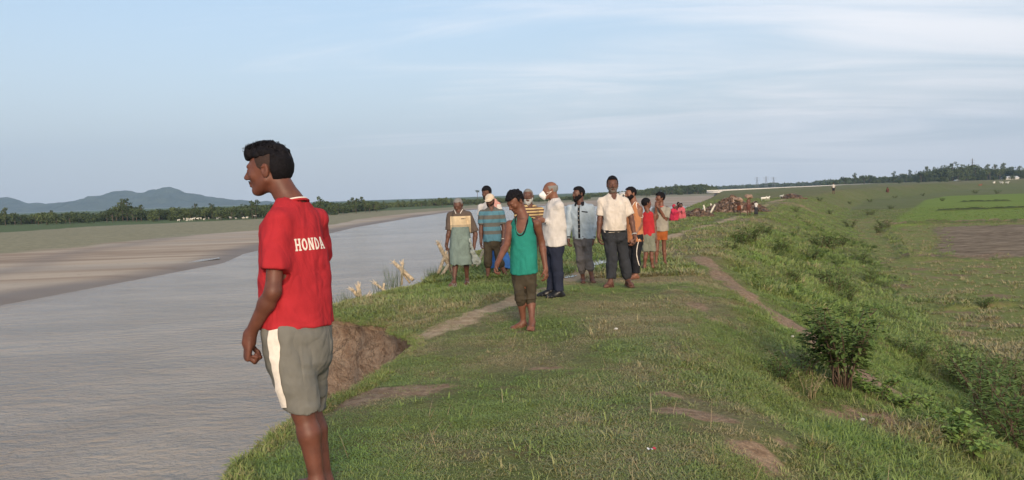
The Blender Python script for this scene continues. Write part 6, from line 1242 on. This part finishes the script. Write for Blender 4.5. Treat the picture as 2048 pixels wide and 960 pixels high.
def small(foot, top, label, yaw, m_top, m_leg, tshirt=True, armR=None, armL=None, skin_=SK2, stoop=0, short=True, load=None, hairm=HAIRB, dx=0):
    H = foot[1]-top; f = lambda u: foot[1]-H*u; X = foot[0]; w = H*.15; s = 1.0
    g = ground(*foot); D = float((g-np.array([0, 0, CAMZ]))@_f); tall = H/FPX*D; hs = tall/1.72; sx = stoop*H
    p = Person(foot, label, yaw, (X-sx*1.3, f(.93-abs(stoop)*.25)), yaw, (X, f(.52)), (X-sx, f(.84-abs(stoop)*.15)), armR or [(X-w-sx, f(.64)), (X-w*1.1-sx, f(.48))], armL or [(X+w-sx, f(.64)), (X+w*1.1-sx, f(.48))], [(X-w*.35, f(.28)), (X-w*.45+dx, f(.05))], [(X+w*.35, f(.28)), (X+w*.5-dx, f(.05))], sw=.36*hs, build=1.0, hs=hs, h=.024, hh=.018, hz=.012, group=None)
    p.body(skin_)
    if m_top: shirt(p, 'shirt', m_top, inf=.02, sleeve=.7, hem=-.02, seed=3, vneck=0, neckcut=0)
    trousers(p, 'shorts' if short else 'trousers', m_leg, hem=.9 if short else 1.85, inf=.03, inf2=.035, seed=4); hair(p, hairm, th=.014, rough=.003); return p
small((1667, 388), 365.5, 'far walker in a white shirt and black shorts on the crest of the embankment', 10, C_WHITE, C_BLACK)
pb = small((1497, 431), 393, 'bare-chested tall child carrying a bundle on the head before the big mound', 170, None, C_BRN)
small((1512, 431), 402, 'small child in a white vest and dark trousers right of the tall load carrier', 175, C_WHITE, C_CHAR, short=False)
small((1478, 430), 398, 'child in an orange-brown wrap bending left of the tall load carrier', -60, None, C_ORB, stoop=.10)
def bundle(px, py, D, r, label, seed):
    c = at(px, py, D); S = Solid(); S.ell(c, np.array([r, r*.85, r*.5])); S.ell(c+np.array([r*.4, 0, -r*.2]), np.array([r*.6, r*.6, r*.4]), k=.05); S.disp = lambda X, Y, Z: .05*vnoise(X*9, Y*9, Z*9, seed); P, F = poly(S, .03); o = link('bundle', mesh('bundle', P-c, F, M_HEAP), None, tuple(c)); tag(o, label, 'bundle')
bundle(1497, 392.5, pb.D, .22, 'bundle of brown earth on the head of the tall child', 2); bundle(1477, 399, pb.D+.1, .24, 'brown bundle on the head of the bending child', 3)
# ------------------------------------------------------------------ goats and cows
GOATM = {}
def beast(px, py, L, m, label, cat, group=None, yaw=0, left=True, key=None, name='goat'):
    c = ground(px, py, left); mk = (name, m.name)
    if mk not in GOATM:
        S = Solid(); S.loft([(-.42, 0, .56), (-.2, 0, .58), (.15, 0, .58), (.38, 0, .60)], [.13, .17, .17, .13], [.15, .19, .20, .16], (0, 1, 0), .03); S.cone((.36, 0, .64), (.58, 0, .86), .10, .07, .05); S.cone((.58, 0, .86), (.76, 0, .78), .07, .04, .03); S.cone((-.44, 0, .66), (-.55, 0, .55), .03, .02)
        for g in (-1, 1):
            S.cone((.30, g*.09, .5), (.31, g*.09, .25), .06, .035); S.cone((.31, g*.09, .25), (.30, g*.09, .0), .033, .03); S.cone((-.34, g*.09, .52), (-.28, g*.09, .36), .08, .045); S.cone((-.28, g*.09, .36), (-.38, g*.09, .22), .045, .03); S.cone((-.38, g*.09, .22), (-.35, g*.09, 0), .03, .028); S.cone((.56, g*.05, .92), (.54, g*.13, .88), .02, .015); S.cone((.55, g*.03, .92), (.50, g*.04, 1.03), .018, .008)
        P, F = poly(S, .035); GOATM[mk] = mesh(name, P, F, m)
    o = link(name, GOATM[mk], None, tuple(c)); o.scale = (L,)*3; o.rotation_euler.z = R(yaw); tag(o, label, cat, group)
G_W = plain('white_goat_hair', (.70, .66, .58), .9, .1, 4); G_B = plain('dark_goat_hair', (.03, .025, .02), .9, .1, 4); G_R = plain('brown_hide', (.20, .07, .04), .9, .1, 4)
rgg = np.random.default_rng(77)
for i in range(46):
    x = rgg.uniform(345, 532); y = float(np.interp(x, [345, 532], [444.5, 436.5]))-rgg.uniform(0, 3.0); w_ = rgg.uniform() < .62
    beast(x, y, rgg.uniform(.6, .85), G_W if w_ else G_B, 'white goat grazing in the flock on the far sand bank' if w_ else 'dark goat grazing in the flock on the far sand bank', 'goat', 'flock of goats on the far bank', rgg.uniform(0, 360))
for x, y, l_ in ((1527, 402, 'leftmost white goat right of the earth mound'), (1536, 401, 'middle white goat right of the earth mound'), (1563, 397, 'white goat standing left of the small far heap')): beast(x, y, .5, G_W, l_, 'goat', 'white goats near the mound', rgg.uniform(0, 360), False)
beast(1960, 375.5, 1.5, G_R, 'reddish-brown cow far off on the green rise at the right', 'cow', None, 20, False, name='cow')
for x in (1988, 2003, 2014): beast(x, 369, 1.3, G_W, 'tiny white goat on the rise before the right-hand trees', 'goat', 'white goats before the right-hand trees', rgg.uniform(0, 360), False)
# ------------------------------------------------------------------ litter
c = ground(1303, 903); o = empty('wrapper', tuple(c+np.array([0, 0, .012])), .3, label='crumpled red and white sweet wrapper lying in the grass', cat='litter')
def scrap(m, x0, x1, sd):
    g = np.linspace(x0, x1, 6); h_ = np.linspace(-.009, .009, 4); X, Y = np.meshgrid(g, h_); Z = .006+.006*vnoise(X*120, Y*120, seed=sd); ii = np.arange(X.size).reshape(X.shape); F = np.stack([ii[:-1, :-1], ii[:-1, 1:], ii[1:, 1:], ii[1:, :-1]], -1).reshape(-1, 4); link('foil' if sd == 1 else 'print_band', mesh('foil', np.stack([X, Y, Z], -1), F, m, False), o)
scrap(plain('white_foil', (.7, .7, .72), .3, .1, 50), -.022, .004, 1); scrap(plain('red_foil', (.5, .03, .06), .3, .1, 50), .0045, .024, 2)
for i, (a, b_) in enumerate([(1725, 842), (1585, 675), (1695, 508), (1232, 660)]):
    c = ground(a, b_); o = link('pebble', mesh('pebble', *uv_ball((0, 0, .012), (.022, .016, .012), np.eye(3), 8, 6), plain('pale_stone', (.5, .48, .44), .8, .2, 40)), None, tuple(c)); tag(o, ['pale pebble on the bare patch below the big bush', 'pale pebble beside the upper dirt path', 'pale pebble on the far grassy slope', 'pale pebble in the turf beyond the youth in teal'][i], 'stone')
# ------------------------------------------------------------------ the air
hzm = bpy.data.materials.new('haze_air'); hzm.use_nodes = True; ht = NT(hzm.node_tree); ht.n.clear(); ho = ht.new('ShaderNodeOutputMaterial')
pv = ht.new('ShaderNodeVolumePrincipled'); ht.l.new(pv.outputs[0], ho.inputs['Volume']); pv.inputs['Color'].default_value = (.50, .70, .97, 1); pv.inputs['Density'].default_value = 1.9e-4; pv.inputs['Anisotropy'].default_value = .0
hb = MB().box((0, 1700, 148.0), (11000, 4300, 306.0)); tag(hb.build('haze', hzm), kind='stuff')
